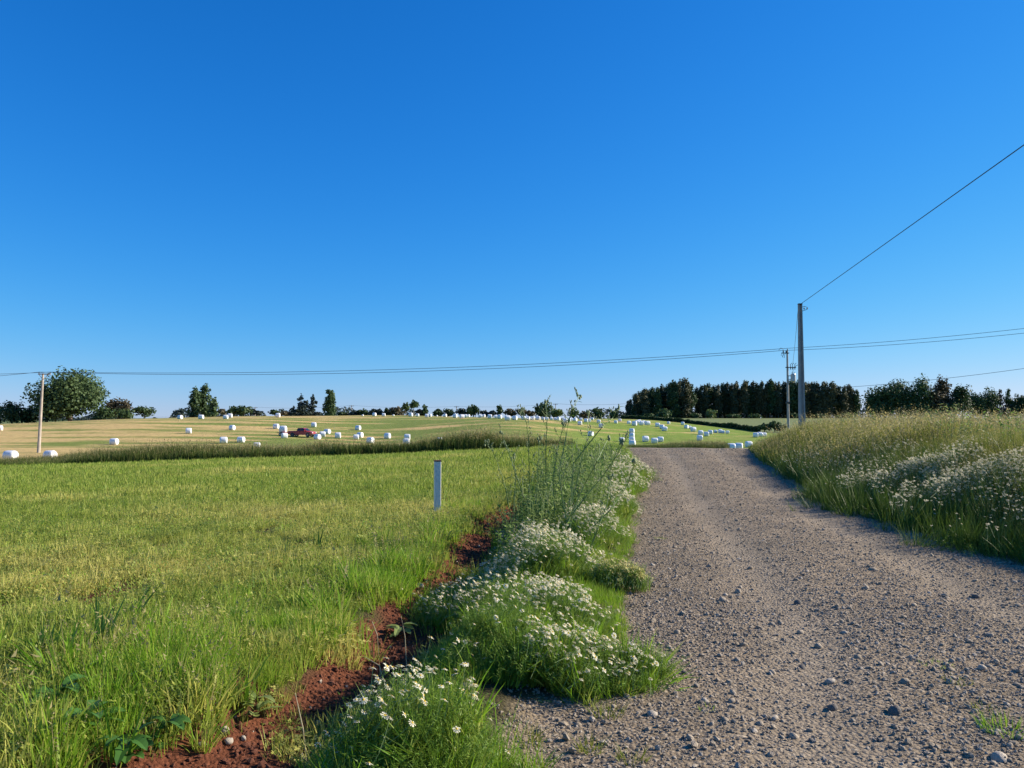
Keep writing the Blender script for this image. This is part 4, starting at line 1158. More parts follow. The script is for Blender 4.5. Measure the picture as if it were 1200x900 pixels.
# ------------------------------------------------------------------ red pickup with a small trailer
def pickup():
    x, y, z = ground_hit(354, 512.2, 88)
    root = empty("pickup_truck", (x, y, z), "dark red double-cab pickup parked among the bales on the hayfield", "pickup")
    # side profile in x (forward +x), z ; width along y
    def prof(pts, w0, w1, zt):
        mb = MB(); n = len(pts)
        vs_ = []
        for s in (-1, 1):
            for px_, pz in pts:
                w = w0 + (w1 - w0) * max(0, (pz - zt[0]) / (zt[1] - zt[0]))
                vs_.append((px_, s * w / 2, pz))
        fs = [tuple(range(n)), tuple(range(2 * n - 1, n - 1, -1))] + [(i, n + i, n + (i + 1) % n, (i + 1) % n) for i in range(n)]
        mb.add(vs_, fs); return mb
    body = prof([(-2.5, .55), (-2.55, .72), (-2.52, 1.12), (1.15, 1.12), (2.2, 1.02), (2.5, .85), (2.55, .5), (2.0, .42), (-2.0, .45)], 1.74, 1.70, (.4, 1.15)).build("body", M['redpaint'], root)
    bv = body.modifiers.new("bevel", 'BEVEL'); bv.width = .06; bv.segments = 2; bv.limit_method = 'ANGLE'
    cab = prof([(-.75, 1.12), (-.62, 1.62), (-.4, 1.72), (.55, 1.72), (.75, 1.64), (1.35, 1.12)], 1.66, 1.34, (1.12, 1.72)).build("cab", M['redpaint'], root)
    bv = cab.modifiers.new("bevel", 'BEVEL'); bv.width = .05; bv.segments = 2
    for s in (-1, 1):
        for nm, pts in (("rear_window", [(-.58, 1.19), (-.46, 1.6), (.06, 1.62), (.06, 1.19)]), ("front_window", [(.14, 1.19), (.14, 1.62), (.66, 1.6), (1.08, 1.19)])):
            mb = MB(); vs_ = []
            for px_, pz in pts:
                w = 1.66 + (1.34 - 1.66) * (pz - 1.12) / .6; vs_ += [(px_, s * (w / 2 + .012), pz), (px_, s * (w / 2 - .02), pz)]
            mb.add(vs_, [(0, 2, 4, 6), (7, 5, 3, 1), (0, 1, 3, 2), (2, 3, 5, 4), (4, 5, 7, 6), (6, 7, 1, 0)]); mb.build(nm, M['glass'], root)
    mb = MB(); mb.add([(1.3, -.72, 1.17), (1.3, .72, 1.17), (.80, .62, 1.61), (.80, -.62, 1.61), (1.33, -.72, 1.18), (1.33, .72, 1.18), (.83, .62, 1.62), (.83, -.62, 1.62)], [(0, 1, 2, 3), (7, 6, 5, 4), (0, 4, 5, 1), (2, 6, 7, 3), (1, 5, 6, 2), (3, 7, 4, 0)]); mb.build("windscreen", M['glass'], root)
    mb = MB(); mb.box((-1.62, 0, 1.135), (1.65, 1.45, .03)); mb.build("load_bed", M['dark'], root)
    mb = MB(); mb.box((2.56, 0, .56), (.12, 1.72, .2)); mb.build("front_bumper", M['dark'], root)
    mb = MB(); mb.box((-2.58, 0, .6), (.12, 1.7, .16)); mb.build("rear_bumper", M['rim'], root)
    for s in (-1, 1):
        mb = MB(); mb.box((2.47, s * .66, .86), (.14, .3, .16)); mb.build("headlight", M['lampglass'], root)
        mb = MB(); mb.box((.95, s * .93, 1.2), (.12, .2, .14)); mb.build("wing_mirror", M['redpaint'], root)
    for wx in (-1.55, 1.62):
        for s in (-1, 1):
            mm = Matrix.Translation((wx, s * .76, .37)) @ Matrix.Rotation(R(90), 4, 'X')
            w = MB(); w.lathe([(.22, -.12), (.34, -.12), (.37, -.08), (.37, .08), (.34, .12), (.22, .12)], mm, 18); wo_ = w.build("wheel", M['tyre'], root)
            mb = MB(); mb.lathe([(.05, -.125), (.21, -.125), (.21, .125), (.05, .125)], mm, 14); mb.build("rim", M['rim'], wo_)
            mb = MB(); mm2 = Matrix.Translation((wx, s * .80, .42)) @ Matrix.Rotation(R(90), 4, 'X'); mb.lathe([(.41, -.03), (.43, -.03), (.43, .085), (.41, .085)], mm2, 18); mb.build("wheel_arch", M['dark'], root)
    yw = R(-14)
    root.rotation_euler = (0, 0, yw); root.scale = (.94,) * 3
    # trailer
    f = Vector((math.cos(yw), math.sin(yw), 0))
    t = empty("farm_trailer", (x - f.x * 3.75, y - f.y * 3.75, h(x - f.x * 3.75, y - f.y * 3.75)), "small red flatbed trailer carrying a bale behind the pickup", "trailer")
    t.rotation_euler = (0, 0, yw)
    mb = MB(); mb.box((0, 0, .5), (1.7, 1.4, .1)); mb.build("bed", M['redpaint'], t)
    mb = MB(); mb.tube([(.85, .5, .48), (1.45, 0, .5)], .04); mb.tube([(.85, -.5, .48), (1.45, 0, .5)], .04); mb.build("drawbar", M['redpaint'], t)
    for s in (-1, 1):
        mm = Matrix.Translation((-.1, s * .78, .28)) @ Matrix.Rotation(R(90), 4, 'X')
        w = MB(); w.lathe([(.15, -.08), (.28, -.08), (.28, .08), (.15, .08)], mm, 16); wo_ = w.build("wheel", M['tyre'], t)
        mb = MB(); mb.lathe([(.03, -.085), (.15, -.085), (.15, .085), (.03, .085)], mm, 12); mb.build("rim", M['rim'], wo_)
    b = link("wrapped_bale", B_mesh[2], None, Vector(t.location) + Vector((0, 0, .55))); b.rotation_euler = (0, 0, yw + .2); b.scale = (.95,) * 3
    tag(b, "white bale riding on the red trailer behind the pickup", "bale", G1)
pickup()

# ------------------------------------------------------------------ poles and wires
def pole_base(px, py, d):
    p = at(px, py, d); return p
TALL_D, MID_D, LEFT_D = 50., 80., 90.
# tall concrete pole: I section, tapering
def tall_pole():
    top = at(937.5, 357, TALL_D); x, y = top.x, top.y; z0 = h(x, y)
    root = empty("tall_utility_pole", (x, y, z0), "tall tapering grey concrete pole on the right bank beside the road", "utility pole")
    Ht = top.z - z0
    mb = MB(); n = 14
    for side in (-1, 1):          # two flanges with a web between them
        vs_, fs = [], []
        for i in range(n + 1):
            t = i / n; w = .20 + (.115 - .20) * t; dp = .15 - .05 * t
            for dx, dy in ((w * side, -dp), (w * side, dp), (w * side * .45, dp), (w * side * .45, -dp)): vs_.append((dx, dy, Ht * t - .4 * (1 - t)))
        for i in range(n):
            for k in range(4): fs.append((i * 4 + k, i * 4 + (k + 1) % 4, (i + 1) * 4 + (k + 1) % 4, (i + 1) * 4 + k))
        fs.append((n * 4, n * 4 + 1, n * 4 + 2, n * 4 + 3)); mb.add(vs_, fs)
    mb.build("shaft", M['concrete'], root)
    mb = MB(); mb.box((0, 0, Ht / 2 - .2), (.17, .12, Ht + .36), taper=.62); mb.build("web", M['concrete'], root)
    mb = MB(); mb.box((0, 0, Ht + .035), (.24, .24, .07)); mb.build("cap", M['dark'], root)
    mb = MB(); mb.tube([(.05, 0, Ht - .18), (.30, -.05, Ht - .12), (.46, -.08, Ht - .2), (.38, -.06, Ht - .34), (.14, 0, Ht - .42)], .018, 5); mb.build("bracket", M['dark'], root)
    for q in (.30, .5):
        mb = MB(); mb.lathe([(.02, 0), (.05, .01), (.03, .05), (.05, .07), (.02, .12)], Matrix.Translation((q - .05, -.04, Ht - .32)), 8); mb.build("insulator", M['dark'], root)
    return Vector((x, y, top.z)), root
tall_top, tall_root = tall_pole()
def mid_pole():
    top = at(922.5, 411, MID_D); x, y = top.x, top.y; z0 = h(x, y); Ht = top.z - z0
    root = empty("transformer_pole", (x, y, z0), "slim pole with a transformer and fittings left of the tall pole", "utility pole")
    mb = MB(); mb.tube([(0, 0, -.3), (0, 0, Ht * .5), (0, 0, Ht)], [.15, .125, .09], 10); mb.build("shaft", M['concrete'], root)
    mb = MB(); mb.lathe([(.05, 0), (.24, .02), (.26, .1), (.26, .75), (.22, .82), (.06, .84)], Matrix.Translation((.55, -.1, Ht - 7. + 1.55 + 2.3 - .1)), 16)
    tr = mb.build("transformer", M['metal'], root)
    tz = Ht - 7. + 1.55 + 2.3 - .1
    for q in (-.1, .1):
        mb = MB(); mb.lathe([(.02, 0), (.05, .02), (.03, .06), (.05, .1), (.02, .2)], Matrix.Translation((.55 + q, -.1, tz + .82)), 8); mb.build("bushing", M['dark'], tr)
    mb = MB(); mb.box((.28, -.05, tz + .25), (.5, .1, .08)); mb.box((.28, -.05, tz + .62), (.5, .1, .08)); mb.build("mount", M['metal'], root)
    mb = MB(); mb.box((.32, -.06, Ht - 1.75), (1.1, .09, .09)); mb.build("fuse_arm", M['dark'], root)
    for q in (.3, .5, .75):
        mb = MB(); mb.tube([(q, -.1, Ht - 1.75), (q - .06, -.2, Ht - 1.45), (q + .1, -.2, Ht - 1.3)], .03, 6); mb.lathe([(.02, 0), (.06, .03), (.03, .08), (.06, .14), (.02, .2)], Matrix.Translation((q, -.06, Ht - 1.98)), 8); mb.build("fuse", M['dark'], root)
    mb = MB(); mb.box((-.2, -.06, Ht - .25), (.75, .09, .09)); mb.build("crossarm", M['dark'], root)
    for q in (-.45, -.15, .0):
        mb = MB(); mb.lathe([(.02, 0), (.06, .02), (.035, .08), (.06, .13), (.02, .2)], Matrix.Translation((q, -.06, Ht - .2 + (.2 if q == 0 else 0))), 8); mb.build("insulator", M['dark'], root)
    mb = MB(); pts = [(-.9, -.1, Ht + .05), (-.75, -.12, Ht + .28), (-.5, -.1, Ht + .22), (-.4, -.1, Ht - .1), (-.55, -.12, Ht - .7), (-.35, -.1, Ht - .75), (-.3, -.1, Ht - .4), (-.15, -.06, Ht - .25)]
    mb.tube(pts, .022, 5); mb.tube([(-.62, -.1, Ht - .2), (-.68, -.1, Ht - .5), (-.5, -.1, Ht - .62), (-.42, -.1, Ht - .35)], .02, 5); mb.build("jumper_cable", M['wire'], root)
    mb = MB(); mb.tube([(.5, -.1, tz + 1.0), (.62, -.1, tz + 1.5), (1.0, -.1, tz + 1.75), (1.25, -.1, tz + 1.72)], .025, 5); mb.build("service_lead", M['wire'], root)
    mb = MB(); mb.box((0, 0, Ht * .47), (.34, .34, .2)); mb.build("strap", M['dark'], root)
    return Vector((x, y, top.z)), root
mid_top, mid_root = mid_pole()
def left_pole():
    b = at(45.3, 529, LEFT_D); top = at(50.5, 437.5, LEFT_D); z0 = h(b.x, b.y)
    root = empty("wooden_utility_pole", (b.x, b.y, z0), "pale leaning pole with a short crossarm at the left of the hayfield", "utility pole")
    v = top - Vector((b.x, b.y, z0))
    mb = MB(); mb.tube([v * -.03, v * .5, v], [.19, .15, .11], 10); mb.build("shaft", M['polewood'], root)
    mb = MB(); mb.box(v + Vector((.25, -.12, -.1)), (1.5, .1, .12)); arm = mb.build("crossarm", M['polewood'], root)
    mb = MB(); mb.tube([v + Vector((.75, -.12, -.14)), v + Vector((.06, -.1, -.75))], .035, 5); mb.tube([v + Vector((-.4, -.12, -.14)), v + Vector((-.06, -.1, -.6))], .03, 5); mb.build("brace", M['polewood'], root)
    for q in (-.4, .9):
        mb = MB(); mb.lathe([(.02, 0), (.06, .02), (.035, .09), (.06, .14), (.02, .2)], Matrix.Translation(v + Vector((q, -.12, -.04))), 8); mb.build("insulator", M['dark'], arm)
    mb = MB(); tag_mesh = mb
    return Vector((b.x, b.y, z0)) + v, root
left_top, left_root = left_pole()

def wire(a, b, sag, rad, label, n=40, group="overhead wires"):
    a, b = Vector(a), Vector(b); pts = []
    for i in range(n + 1):
        t = i / n; p = a.lerp(b, t); p.z -= sag * 4 * t * (1 - t); pts.append(p - a)
    mb = MB(); mb.tube(pts, rad, 5)
    return tag(mb.build("overhead_wire", M['wire'], None, a), label, "wire", group)
# wire over the road towards the viewer
w_end = at(1200, 170, 22.0)
dirv = (w_end - tall_top)
far_end = tall_top + dirv * 2.3
wire(tall_top + Vector((.05, -.05, .05)), far_end, .0, .017, "single dark wire rising from the tall pole's top to the upper right")
LW = [(left_top + Vector((-.4, -.12, .15))), (left_top + Vector((.9, -.12, .15)))]
RW = [(mid_top + Vector((-.45, -.06, .02))), (mid_top + Vector((0, -.06, .25)))]
wire(LW[0], RW[0], 1.15, .022, "lower wire of the pair crossing the whole sky between the two small poles", 60)
wire(LW[1], RW[1], .95, .022, "upper wire of the pair crossing the whole sky between the two small poles", 60)
# the same pair carried on to the right and to the left
wire(RW[0], at(1290, 380, 70), .35, .020, "lower wire of the pair running right from the transformer pole")
wire(RW[1], at(1290, 374, 71), .30, .020, "upper wire of the pair running right from the transformer pole")
wire(LW[0], at(-130, 446, 95), .25, .022, "lower wire running out of view left of the leaning pole")
wire(LW[1], at(-130, 437, 96), .25, .022, "upper wire running out of view left of the leaning pole")
wire(mid_top + Vector((.85, -.06, -4.1)), at(1290, 418, 66), .45, .018, "lone lower wire slanting up to the right across the right-hand trees")
wire(tall_top + Vector((-.12, 0, -.15)), mid_top + Vector((.5, -.1, -1.5)), .25, .014, "thin slack cable dropping from the tall pole to the transformer pole")
mb = MB(); pc = (tall_top + Vector((-.12, 0, -.15))).lerp(mid_top + Vector((.5, -.1, -1.5)), .62); 
# far poles on the horizon
def far_pole(px, ytop, d, label):
    p = at(px, ytop, d); z0 = h(p.x, p.y)
    root = empty("distant_pole", (p.x, p.y, z0), label, "utility pole", "small far poles on the skyline")
    mb = MB(); mb.tube([(0, 0, -.3), (0, 0, p.z - z0)], [.2, .15], 8); mb.build("shaft", M['polewood'], root)
    mb = MB(); mb.box((0, 0, p.z - z0 - .3), (2.2, .15, .18)); mb.build("crossarm", M['polewood'], root)
    return p
fp = [far_pole(299, 477, 330, "tiny far pole right of the round bushes on the left skyline"), far_pole(412, 475, 330, "tiny far pole right of the lone poplar"),
      far_pole(535, 476, 330, "tiny far pole in the middle of the skyline row"), far_pole(651, 473, 330, "tiny far pole right of the far round tree")]
wire(fp[0], fp[1], .8, .03, "faint far wire between the two left far poles", 12, "faint far wires")
wire(fp[1], fp[2], .8, .03, "faint far wire between the lone poplar and the middle far pole", 12, "faint far wires")
wire(fp[2], fp[3], .8, .03, "faint far wire left of the far round tree's pole", 12, "faint far wires")
wire(fp[3], at(742, 472.5, 330), .6, .04, "faint far wire from the far round tree's pole to the forest", 12, "faint far wires")
wire(at(-40, 485, 330), at(222, 489, 330), .3, .035, "faint far wire low behind the left trees", 12, "faint far wires")

# ------------------------------------------------------------------ trees
def crown_mesh(name, clumps, n, size, mat, seed, up=.3):
    """many small leaf-sized quads spread through the volume of several clumps (centre, radii)"""
    r = np.random.default_rng(seed)
    vol = np.array([c[1][0] * c[1][1] * c[1][2] for c in clumps])**.75; vol /= vol.sum()
    k = r.choice(len(clumps), n, p=vol)
    ctr = np.array([c[0] for c in clumps])[k]; rad = np.array([c[1] for c in clumps])[k]
    v = r.normal(size=(n, 3)); v /= np.linalg.norm(v, axis=1)[:, None]
    q = r.random(n)**.45
    lump = 1 + .22 * np.sin(v[:, 0] * 5 + k) * np.sin(v[:, 2] * 6 + 2 * k)
    P = ctr + v * rad * (q * lump)[:, None]
    nrm = v + r.normal(size=(n, 3)) * .7 + np.array([0, 0, up]); nrm /= np.linalg.norm(nrm, axis=1)[:, None]
    a = np.cross(nrm, r.normal(size=(n, 3))); a /= np.linalg.norm(a, axis=1)[:, None]; b = np.cross(nrm, a)
    s = size * r.uniform(.55, 1.25, (n, 1))
    V = np.stack([P - a * s * .5, P + b * s * .38, P + a * s * .5, P - b * s * .38], 1).reshape(-1, 3)
    me = bpy.data.meshes.new(name)
    me.from_pydata(V.tolist(), [], (np.arange(n)[:, None] * 4 + np.arange(4)).tolist()); me.materials.append(mat); me.update()
    return me
def clumps_round(w, H0, H1, seed, k=17):
    r = random.Random(seed); out = []
    zc = (H0 + H1) / 2; hz = (H1 - H0) / 2
    for i in range(k):
        a = r.uniform(0, 6.28); e = math.asin(r.uniform(-.75, .95)); q = r.uniform(.35, .66)
        out.append(((w / 2 * q * math.cos(a) * math.cos(e), w / 2 * q * math.sin(a) * math.cos(e), zc + hz * q * math.sin(e)), (w * r.uniform(.19, .28), w * r.uniform(.19, .28), hz * r.uniform(.3, .46))))
    out.append(((0, 0, zc), (w * .28, w * .28, hz * .55)))
    return out
def clumps_column(w, H0, H1, seed, k=9, taper=.55):
    r = random.Random(seed); out = []
    for i in range(k):
        t = (i + .5) / k; ww = w / 2 * (.6 + .4 * math.sin(math.pi * (.12 + .7 * t))) * (1 - .75 * t ** 4)
        for j in range(3):
            a = r.uniform(0, 6.28)
            out.append(((ww * .45 * math.cos(a), ww * .45 * math.sin(a), H0 + (H1 - H0) * t + r.uniform(-.4, .4)), (max(.35, ww * r.uniform(.6, .9)), max(.35, ww * r.uniform(.6, .9)), (H1 - H0) / k * r.uniform(.8, 1.25))))
    return out
def clumps_full(w, H0, H1, seed, k=9):
    r = random.Random(seed); out = []
    for i in range(k):
        t = (i + .5) / k; ww = w / 2 * (.72 + .28 * math.sin(math.pi * (.1 + .75 * t))) * (1 - .45 * t ** 5)
        for j in range(3):
            a = r.uniform(0, 6.28)
            out.append(((ww * .42 * math.cos(a), ww * .42 * math.sin(a), H0 + (H1 - H0) * t * .96 + r.uniform(-.3, .3)), (ww * r.uniform(.5, .75), ww * r.uniform(.5, .75), (H1 - H0) / k * r.uniform(.75, 1.2))))
    return out
def clumps_cone(w, H0, H1, seed, k=16):
    r = random.Random(seed); out = []
    for i in range(k):
        t = (i + r.random()) / k; ww = w / 2 * (1 - t ** 1.6) ** .8 + .3
        a = r.uniform(0, 6.28); q = r.uniform(.2, .75)
        out.append(((ww * q * math.cos(a), ww * q * math.sin(a), H0 + (H1 - H0) * t), (ww * r.uniform(.5, .8), ww * r.uniform(.5, .8), (H1 - H0) / k * r.uniform(.9, 1.5))))
    return out
def trunk_mb(Ht, r0, clumps, seed, limbs=5):
    r = random.Random(seed); mb = MB()
    mb.tube([(0, 0, -.5), (r.uniform(-.1, .1), r.uniform(-.1, .1), Ht * .4), (r.uniform(-.2, .2), r.uniform(-.2, .2), Ht * .85)], [r0, r0 * .7, r0 * .25], 7)
    for c, rd in r.sample(clumps, min(limbs, len(clumps))):
        z = max(Ht * .15, min(c[2] - .6, Ht * .7))
        mb.tube([(0, 0, z * .85), Vector((0, 0, z * .85)).lerp(Vector(c), .55) + Vector((0, 0, .2)), c], [r0 * .45, r0 * .3, r0 * .12], 5)
    return mb
def tree(px, ytop, ybase, wpx, d, kind, mat, label, cat="tree", group=None, leaf=None, dens=1.0, bark='bark', name="tree", low=.08):
    b = at(px, ybase, d); t = at(px, ytop, d)
    z0 = min(h(b.x, d), b.z); Ht = t.z - z0; w = wpx * d / F
    seed = int(px * 7 + ytop * 13); w *= {'round': 1.16, 'column': 1.35, 'cone': 1.2}[kind]
    lo = (b.z - z0) + (low - .14) * (t.z - b.z)
    cl = {'round': lambda: clumps_round(w, lo, lo + (Ht - lo) * 1.07, seed), 'column': lambda: clumps_full(w, lo, Ht, seed), 'cone': lambda: clumps_cone(w, lo, Ht, seed)}[kind]()
    root = empty(name, (b.x, d, z0), label, cat, group)
    size = leaf or max(.3, d * .0034)
    n = int(dens * (7.5 if kind == 'column' else 4.6) * w * (Ht - lo) / (size * size * .4))
    n = max(300, min(n, 14000))
    link("crown", crown_mesh("crown", cl, n, size, M[mat], seed), root)
    trunk_mb(Ht, max(.1, w * .03), cl, seed).build("trunk", M[bark], root)
    return root
GL = "trees along the skyline of the hayfield"
# left group
tree(82, 430, 498, 74, 200, 'round', 't_green', "big broad grey-green tree behind the leaning pole", group=GL, dens=2.4, low=.0)
tree(55, 452, 499, 30, 203, 'round', 't_green', "lower left shoulder tree of the big broad tree", group=GL, low=.0)
tree(14, 468, 500, 26, 195, 'round', 't_dark', "dark rounded tree at the left edge of the view", group=GL, low=.0)
tree(-8, 470, 500, 26, 195, 'round', 't_light', "lighter tree cut by the left edge of the view", group=GL, low=.0)
tree(32, 474, 500, 22, 198, 'round', 't_dark', "dark low tree between the left-edge tree and the big broad tree", group=GL, low=.0)
tree(138, 463.5, 493, 28, 205, 'round', 't_brown', "olive-brown domed tree right of the big broad tree", group=GL, low=.0)
tree(122, 476, 494, 24, 200, 'round', 't_dark', "green bush-like tree in front of the olive-brown domed tree", group=GL, low=.0)
tree(146, 477, 493, 20, 199, 'round', 't_green', "small green tree at the right foot of the olive-brown dome", group=GL, low=.0)
tree(169, 474.5, 491, 26, 210, 'round', 't_dark', "low dark tree apart on the right of the left group", group=GL, low=.0)
# poplar trio
tree(228.5, 454, 489, 13, 225, 'column', 't_poplar', "left poplar of the trio of columns", group=GL, low=.0)
tree(240, 450, 489, 13, 228, 'column', 't_poplar', "tallest middle poplar of the trio of columns", group=GL, low=.0)
tree(249.5, 466, 489, 9.5, 224, 'column', 't_poplar', "short right poplar of the trio of columns", group=GL, low=.0)
tree(210, 479, 488, 13, 420, 'round', 't_blue', "faint greyish far tree left of the poplar trio", group=GL)
tree(260, 478.5, 487, 10, 350, 'round', 't_brown', "small dull tree right of the poplar trio", group=GL)
tree(275, 472.5, 487.5, 20, 300, 'round', 't_dark', "left of the twin round dark bushes on the left skyline", group=GL, low=.0)
tree(286, 474.5, 487.5, 18, 300, 'round', 't_dark', "right of the twin round dark bushes on the left skyline", group=GL, low=.0)
tree(297, 479, 487, 9, 310, 'round', 't_blue', "small dark bush touching the twin round bushes", group=GL)
tree(303, 481, 487, 8, 310, 'round', 't_blue', "lowest bush before the tiny far pole", group=GL)
tree(322, 480, 487, 14, 320, 'round', 't_dark', "low dark bush left of the bluish pair of trees", group=GL)
tree(334, 482, 487, 12, 320, 'round', 't_brown', "low brown bush at the left foot of the bluish pair", group=GL)
tree(353, 462, 488, 18, 260, 'cone', 't_blue', "broader left tree of the bluish eucalyptus pair above the pickup", group=GL, low=.0, dens=1.5)
tree(343.5, 476, 487, 8, 258, 'cone', 't_blue', "short bluish sapling at the left foot of the eucalyptus pair", group=GL, low=.0)
tree(367, 463, 488, 11, 262, 'cone', 't_blue', "narrow right tree of the bluish eucalyptus pair", group=GL, low=.0, dens=1.5)
tree(386.5, 457, 488, 12.5, 250, 'column', 't_poplar', "lone column poplar on the skyline", group=GL, low=.0, dens=1.2)
# low far trees
for px, yt, w, m, lb in [(402, 482, 16, 't_dark', "low far hedge tree just right of the lone poplar"), (414, 480.5, 14, 't_blue', "low far tree beside the pole right of the lone poplar"), (426, 479, 14, 't_dark', "low far tree second right of the lone poplar's pole"), (438, 478.5, 9, 't_blue', "small pointed far tree before the first skyline bales"),
    (444, 479, 7, 't_blue', "thin far tree above the first skyline bales"), (452.5, 478, 5, 't_dark', "slim dark far tree left of the brown hedge tree"), (456, 479, 4, 't_dark', "slimmest far tree touching the brown hedge tree"), (465, 476, 20, 't_brown', "reddish-brown low tree left of the umbrella-topped tree"),
    (498, 473.5, 7, 't_green', "small upright tree right of the umbrella-topped tree"), (491, 479, 10, 't_brown', "brownish bush under the umbrella-topped tree"), (514, 478.5, 12, 't_dark', "low dark tree left of the middle far pole"), (526, 478, 14, 't_dark', "low dark tree touching the middle far pole"), (541, 478.5, 14, 't_blue', "low bluish tree right of the middle far pole"),
    (551, 473, 9, 't_light', "lighter half of the twin trees in the middle skyline"), (557, 473.5, 11, 't_dark', "darker half of the twin trees in the middle skyline"), (567, 481, 12, 't_blue', "low tree right of the twin trees"), (585, 473.5, 8.5, 't_green', "upright tree left of the long brown thicket"), (576, 481, 14, 't_blue', "low bluish tree left of the upright tree"),
    (598, 478, 14, 't_brown', "left end tree of the long brown thicket"), (611, 479, 14, 't_brown', "middle tree of the long brown thicket"), (622, 480, 12, 't_brown', "right end tree of the long brown thicket")]:
    tree(px, yt, 488.5, w, 330, 'round', m, lb, group=GL, low=.0)
tree(475, 470, 487, 10, 300, 'round', 't_green', "left puff of the umbrella-topped tree", group=GL, low=.35, bark='palebark')
tree(485, 469, 487, 11, 302, 'round', 't_green', "umbrella-topped tree with pale trunk on the skyline", group=GL, low=.4, bark='palebark')
tree(638, 469.5, 491, 25, 260, 'round', 't_dark', "large round dark tree behind the weed tops", group=GL, low=.0)
tree(653, 478, 492, 18, 250, 'round', 't_light', "lighter green bush at the right foot of the round dark tree", group=GL, low=.0)
tree(672, 477, 491, 13, 300, 'round', 't_green', "green tree behind the tallest weed's fork", group=GL, low=.0)
tree(686, 482, 491, 16, 330, 'round', 't_brown', "low brown bush right of the tallest weed's fork", group=GL, low=.0)
tree(700, 477, 492, 16, 300, 'round', 't_dark', "dark tree between the weeds and the forest", group=GL, low=.0)
tree(719, 481, 492, 9, 300, 'round', 't_dark', "small dark bush left of the forest edge", group=GL, low=.0)

# forest: block and windbreak row, every tree an object, meshes shared
def forest():
    mats = ['t_wind', 't_dark', 't_wind']
    protos = []
    for k in range(6):
        Ht = 24.; w = 7.2 + (k % 3) * 1.2
        cl = clumps_full(w, Ht * (.16 if k < 4 else .0), Ht, 500 + k, 8)
        me = crown_mesh("crown", cl, 2400 if k < 4 else 3200, 1.15, M[mats[k % 3]], 600 + k)
        tr = trunk_mb(Ht, .26, cl, 700 + k, 8).mesh("trunk", M['bark'])
        protos.append((me, tr))
    def put(px, ytop, d, k, label, group):
        b = at(px, 489, d); z0 = h(b.x, d); t = at(px, ytop, d)
        root = empty("windbreak_tree" if group.startswith('tall') else "forest_tree", (b.x, d, z0), label, "tree", group)
        s = (t.z - z0) / 24.
        root.scale = (s * rng.uniform(.85, 1.15), s * rng.uniform(.85, 1.15), s); root.rotation_euler = (0, 0, rng.uniform(0, 6.28))
        link("crown", protos[k][0], root); link("trunk", protos[k][1], root)
    gA = "dense block of dark trees at the left of the forest"
    top = lambda px: np.interp(px, [733, 745, 757, 770, 785, 800, 812], [472, 461, 456, 453, 448, 443, 448])
    for i, px in enumerate(np.linspace(736, 797, 19)):
        put(px + rng.uniform(-1, 1), top(px) + rng.uniform(-1, 3), 455 + rng.uniform(-12, 30), 4 + i % 2 if i % 3 else i % 4, f"{ORD[i]} tree from the left in the dense block at the forest's left", gA)
    put(803, 442.5, 450, 5, "tallest brown-lit tree at the right edge of the forest's dense block", gA)
    put(809, 451, 452, 4, "shorter tree leaning on the tallest tree of the dense block", gA)
    gB = "tall dark trees of the thin windbreak row"
    topb = lambda px: np.interp(px, [815, 850, 900, 940, 975, 1000, 1008], [453, 449, 446, 447, 449, 453, 460])
    xs = np.linspace(816, 1004, 38)
    for i, px in enumerate(xs):
        put(px + rng.uniform(-1.6, 1.6), topb(px) + rng.uniform(-1.5, 2.5), 462 + rng.uniform(-5, 5), int(rng.integers(0, 4)), f"{ORD[i]} tall tree from the left in the front row of the windbreak", gB)
    for i, px in enumerate(np.linspace(818, 1004, 30)):
        put(px + rng.uniform(-3, 3), topb(px) + rng.uniform(6, 22), 480 + rng.uniform(-5, 5), int(rng.integers(4, 6)), f"{ORD[i]} shorter tree from the left in the back row of the windbreak", gB)
forest()
tree(777, 478, 491, 22, 420, 'round', 't_green', "pale green bush at the foot of the forest's dense block", group="bushes at the forest foot", low=.0)
tree(833, 478.5, 490.5, 13, 425, 'round', 't_light', "light green pointed bush at the left foot of the windbreak", group="bushes at the forest foot", low=.0)
for px, yt, w, lb in [(760, 484, 14, "low dark bush at the left foot of the dense block"), (815, 484, 14, "low dark bush at the gap between block and windbreak"), (860, 485, 16, "low undergrowth bush below the windbreak's left third"), (885, 485, 16, "low undergrowth bush below the windbreak's middle"), (930, 484, 10, "low dark bush seen between the two right poles"), (960, 485, 18, "low undergrowth bush below the windbreak's right third"), (990, 484, 16, "low undergrowth bush at the windbreak's right end")]:
    tree(px, yt, 490, w, 440, 'round', 't_dark', lb, cat="bush", group="bushes at the forest foot", name="bush", low=.0)
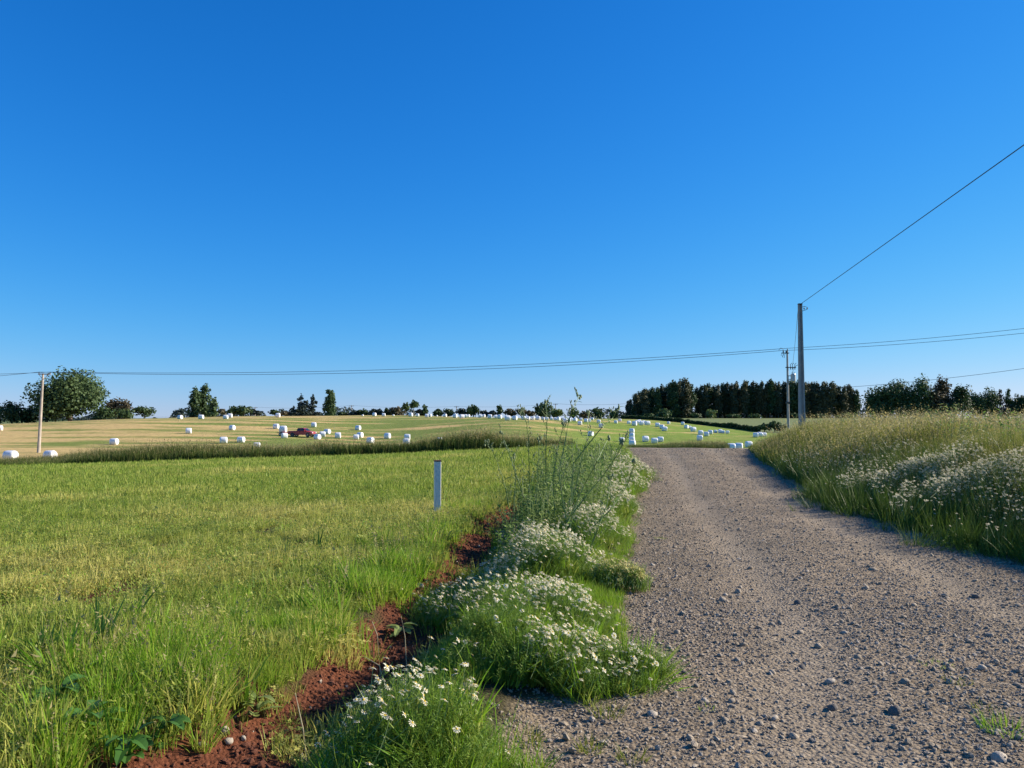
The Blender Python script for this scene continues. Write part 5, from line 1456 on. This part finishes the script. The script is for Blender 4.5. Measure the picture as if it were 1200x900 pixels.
# right-hand trees behind the bank
GR = "dark trees behind the right bank"
for px, yt, w, k, m, lb in [(1035, 444, 34, 'round', 't_dark', "left dark spreading tree behind the right bank"), (1053, 441, 34, 'round', 't_dark', "tall dark spreading tree behind the right bank"), (1076, 442, 30, 'round', 't_green', "green-topped tree in the middle of the right-hand trees"), (1024, 462, 18, 'round', 't_dark', "low tree at the left end of the right-hand trees"),
    (1095, 449, 24, 'round', 't_brown', "greyish-brown tree right of the green-topped tree"), (1107, 437, 18, 'round', 't_brown', "airy tallest tree poking above the right-hand trees"), (1128, 448, 20, 'round', 't_dark', "dark domed tree right of the airy tallest tree"), (1112, 466, 30, 'round', 't_green', "yellow-green low tree under the airy tallest tree"),
    (1146, 457, 22, 'round', 't_dark', "first tree of the lower dark line at the right"), (1160, 455.5, 20, 'round', 't_green', "green tree in the lower dark line at the right"), (1174, 457, 18, 'cone', 't_brown', "brownish pointed tree in the lower dark line at the right"), (1184, 457, 16, 'cone', 't_dark', "dark pointed tree near the right edge of the view"), (1198, 458, 22, 'round', 't_dark', "dark tree cut by the right edge of the view"), (1222, 458, 26, 'round', 't_dark', "tree just past the right edge of the view")]:
    tree(px, yt, 492, w * 1.15, 125 if px < 1140 else 150, k, m, lb, group=GR, low=.0, leaf=.34, dens=1.1)
# dark bush by the field corner and hedge
for px, yt, w, lb in [(896, 496, 17, "left half of the dark bush at the bright field's right corner"), (908, 492, 19, "tall half of the dark bush at the bright field's right corner"), (917, 497, 12, "right end of the dark bush beside the slim pole")]:
    x_, d_ = 0, 205
    tree(px, yt, 505.5, w, d_, 'round', 't_dark', lb, cat="bush", group="dark bush at the field corner", name="bush", low=.0)
def hedge():
    n = 9000
    px = rng.uniform(728, 890, n); d = np.interp(px, HD_PX, HD_D) + rng.uniform(-.8, .8, n)
    x = (px - 600) / F * d; z = H(x, d) + rng.random(n)**1.3 * np.interp(px, [728, 850, 890], [1.3, 1.1, 1.5]) * (.6 + .8 * fbm(x * .3, d * .3, 2))
    P = np.stack([x, d, z], 1); a = rng.normal(size=(n, 3)); a /= np.linalg.norm(a, axis=1)[:, None]; b = np.cross(a, rng.normal(size=(n, 3))); b /= np.linalg.norm(b, axis=1)[:, None]
    s = .38
    V = np.stack([P - a * s, P + b * s * .7, P + a * s, P - b * s * .7], 1).reshape(-1, 3)
    me = bpy.data.meshes.new("hedge"); me.from_pydata(V.tolist(), [], (np.arange(n)[:, None] * 4 + np.arange(4)).tolist()); me.materials.append(M['t_dark']); me.update()
    tag(link("hedge", me), "low dark hedge line between the bright field and the pale far field", "hedge")
hedge()
def far_wood():
    n = 22000
    px = rng.uniform(-150, 1120, n); d = rng.uniform(560, 640, n)
    x = (px - 600) / F * d
    hh = np.interp(px, [-150, 200, 330, 400, 700, 735], [8, 8.5, 8.5, 9, 8.5, 8]) * (.5 + .8 * fbm(px * .045, px * 0 + 2, 3)) * np.maximum(smooth(.38, .52, fbm(px * .022 + 5, px * 0 + 8, 3)), (px > 690) * .9)
    z = H(x, d) + rng.random(n) * hh
    P = np.stack([x, d, z], 1); a = rng.normal(size=(n, 3)); a /= np.linalg.norm(a, axis=1)[:, None]; b = np.cross(a, rng.normal(size=(n, 3))); b /= np.linalg.norm(b, axis=1)[:, None]
    s = .9
    V = np.stack([P - a * s, P + b * s * .7, P + a * s, P - b * s * .7], 1).reshape(-1, 3)
    me = bpy.data.meshes.new("far_wood"); me.from_pydata(V.tolist(), [], (np.arange(n)[:, None] * 4 + np.arange(4)).tolist()); me.materials.append(M['t_blue']); me.update()
    tag(link("far_wood", me), kind='stuff')
far_wood()
print("objects", len(bpy.data.objects))
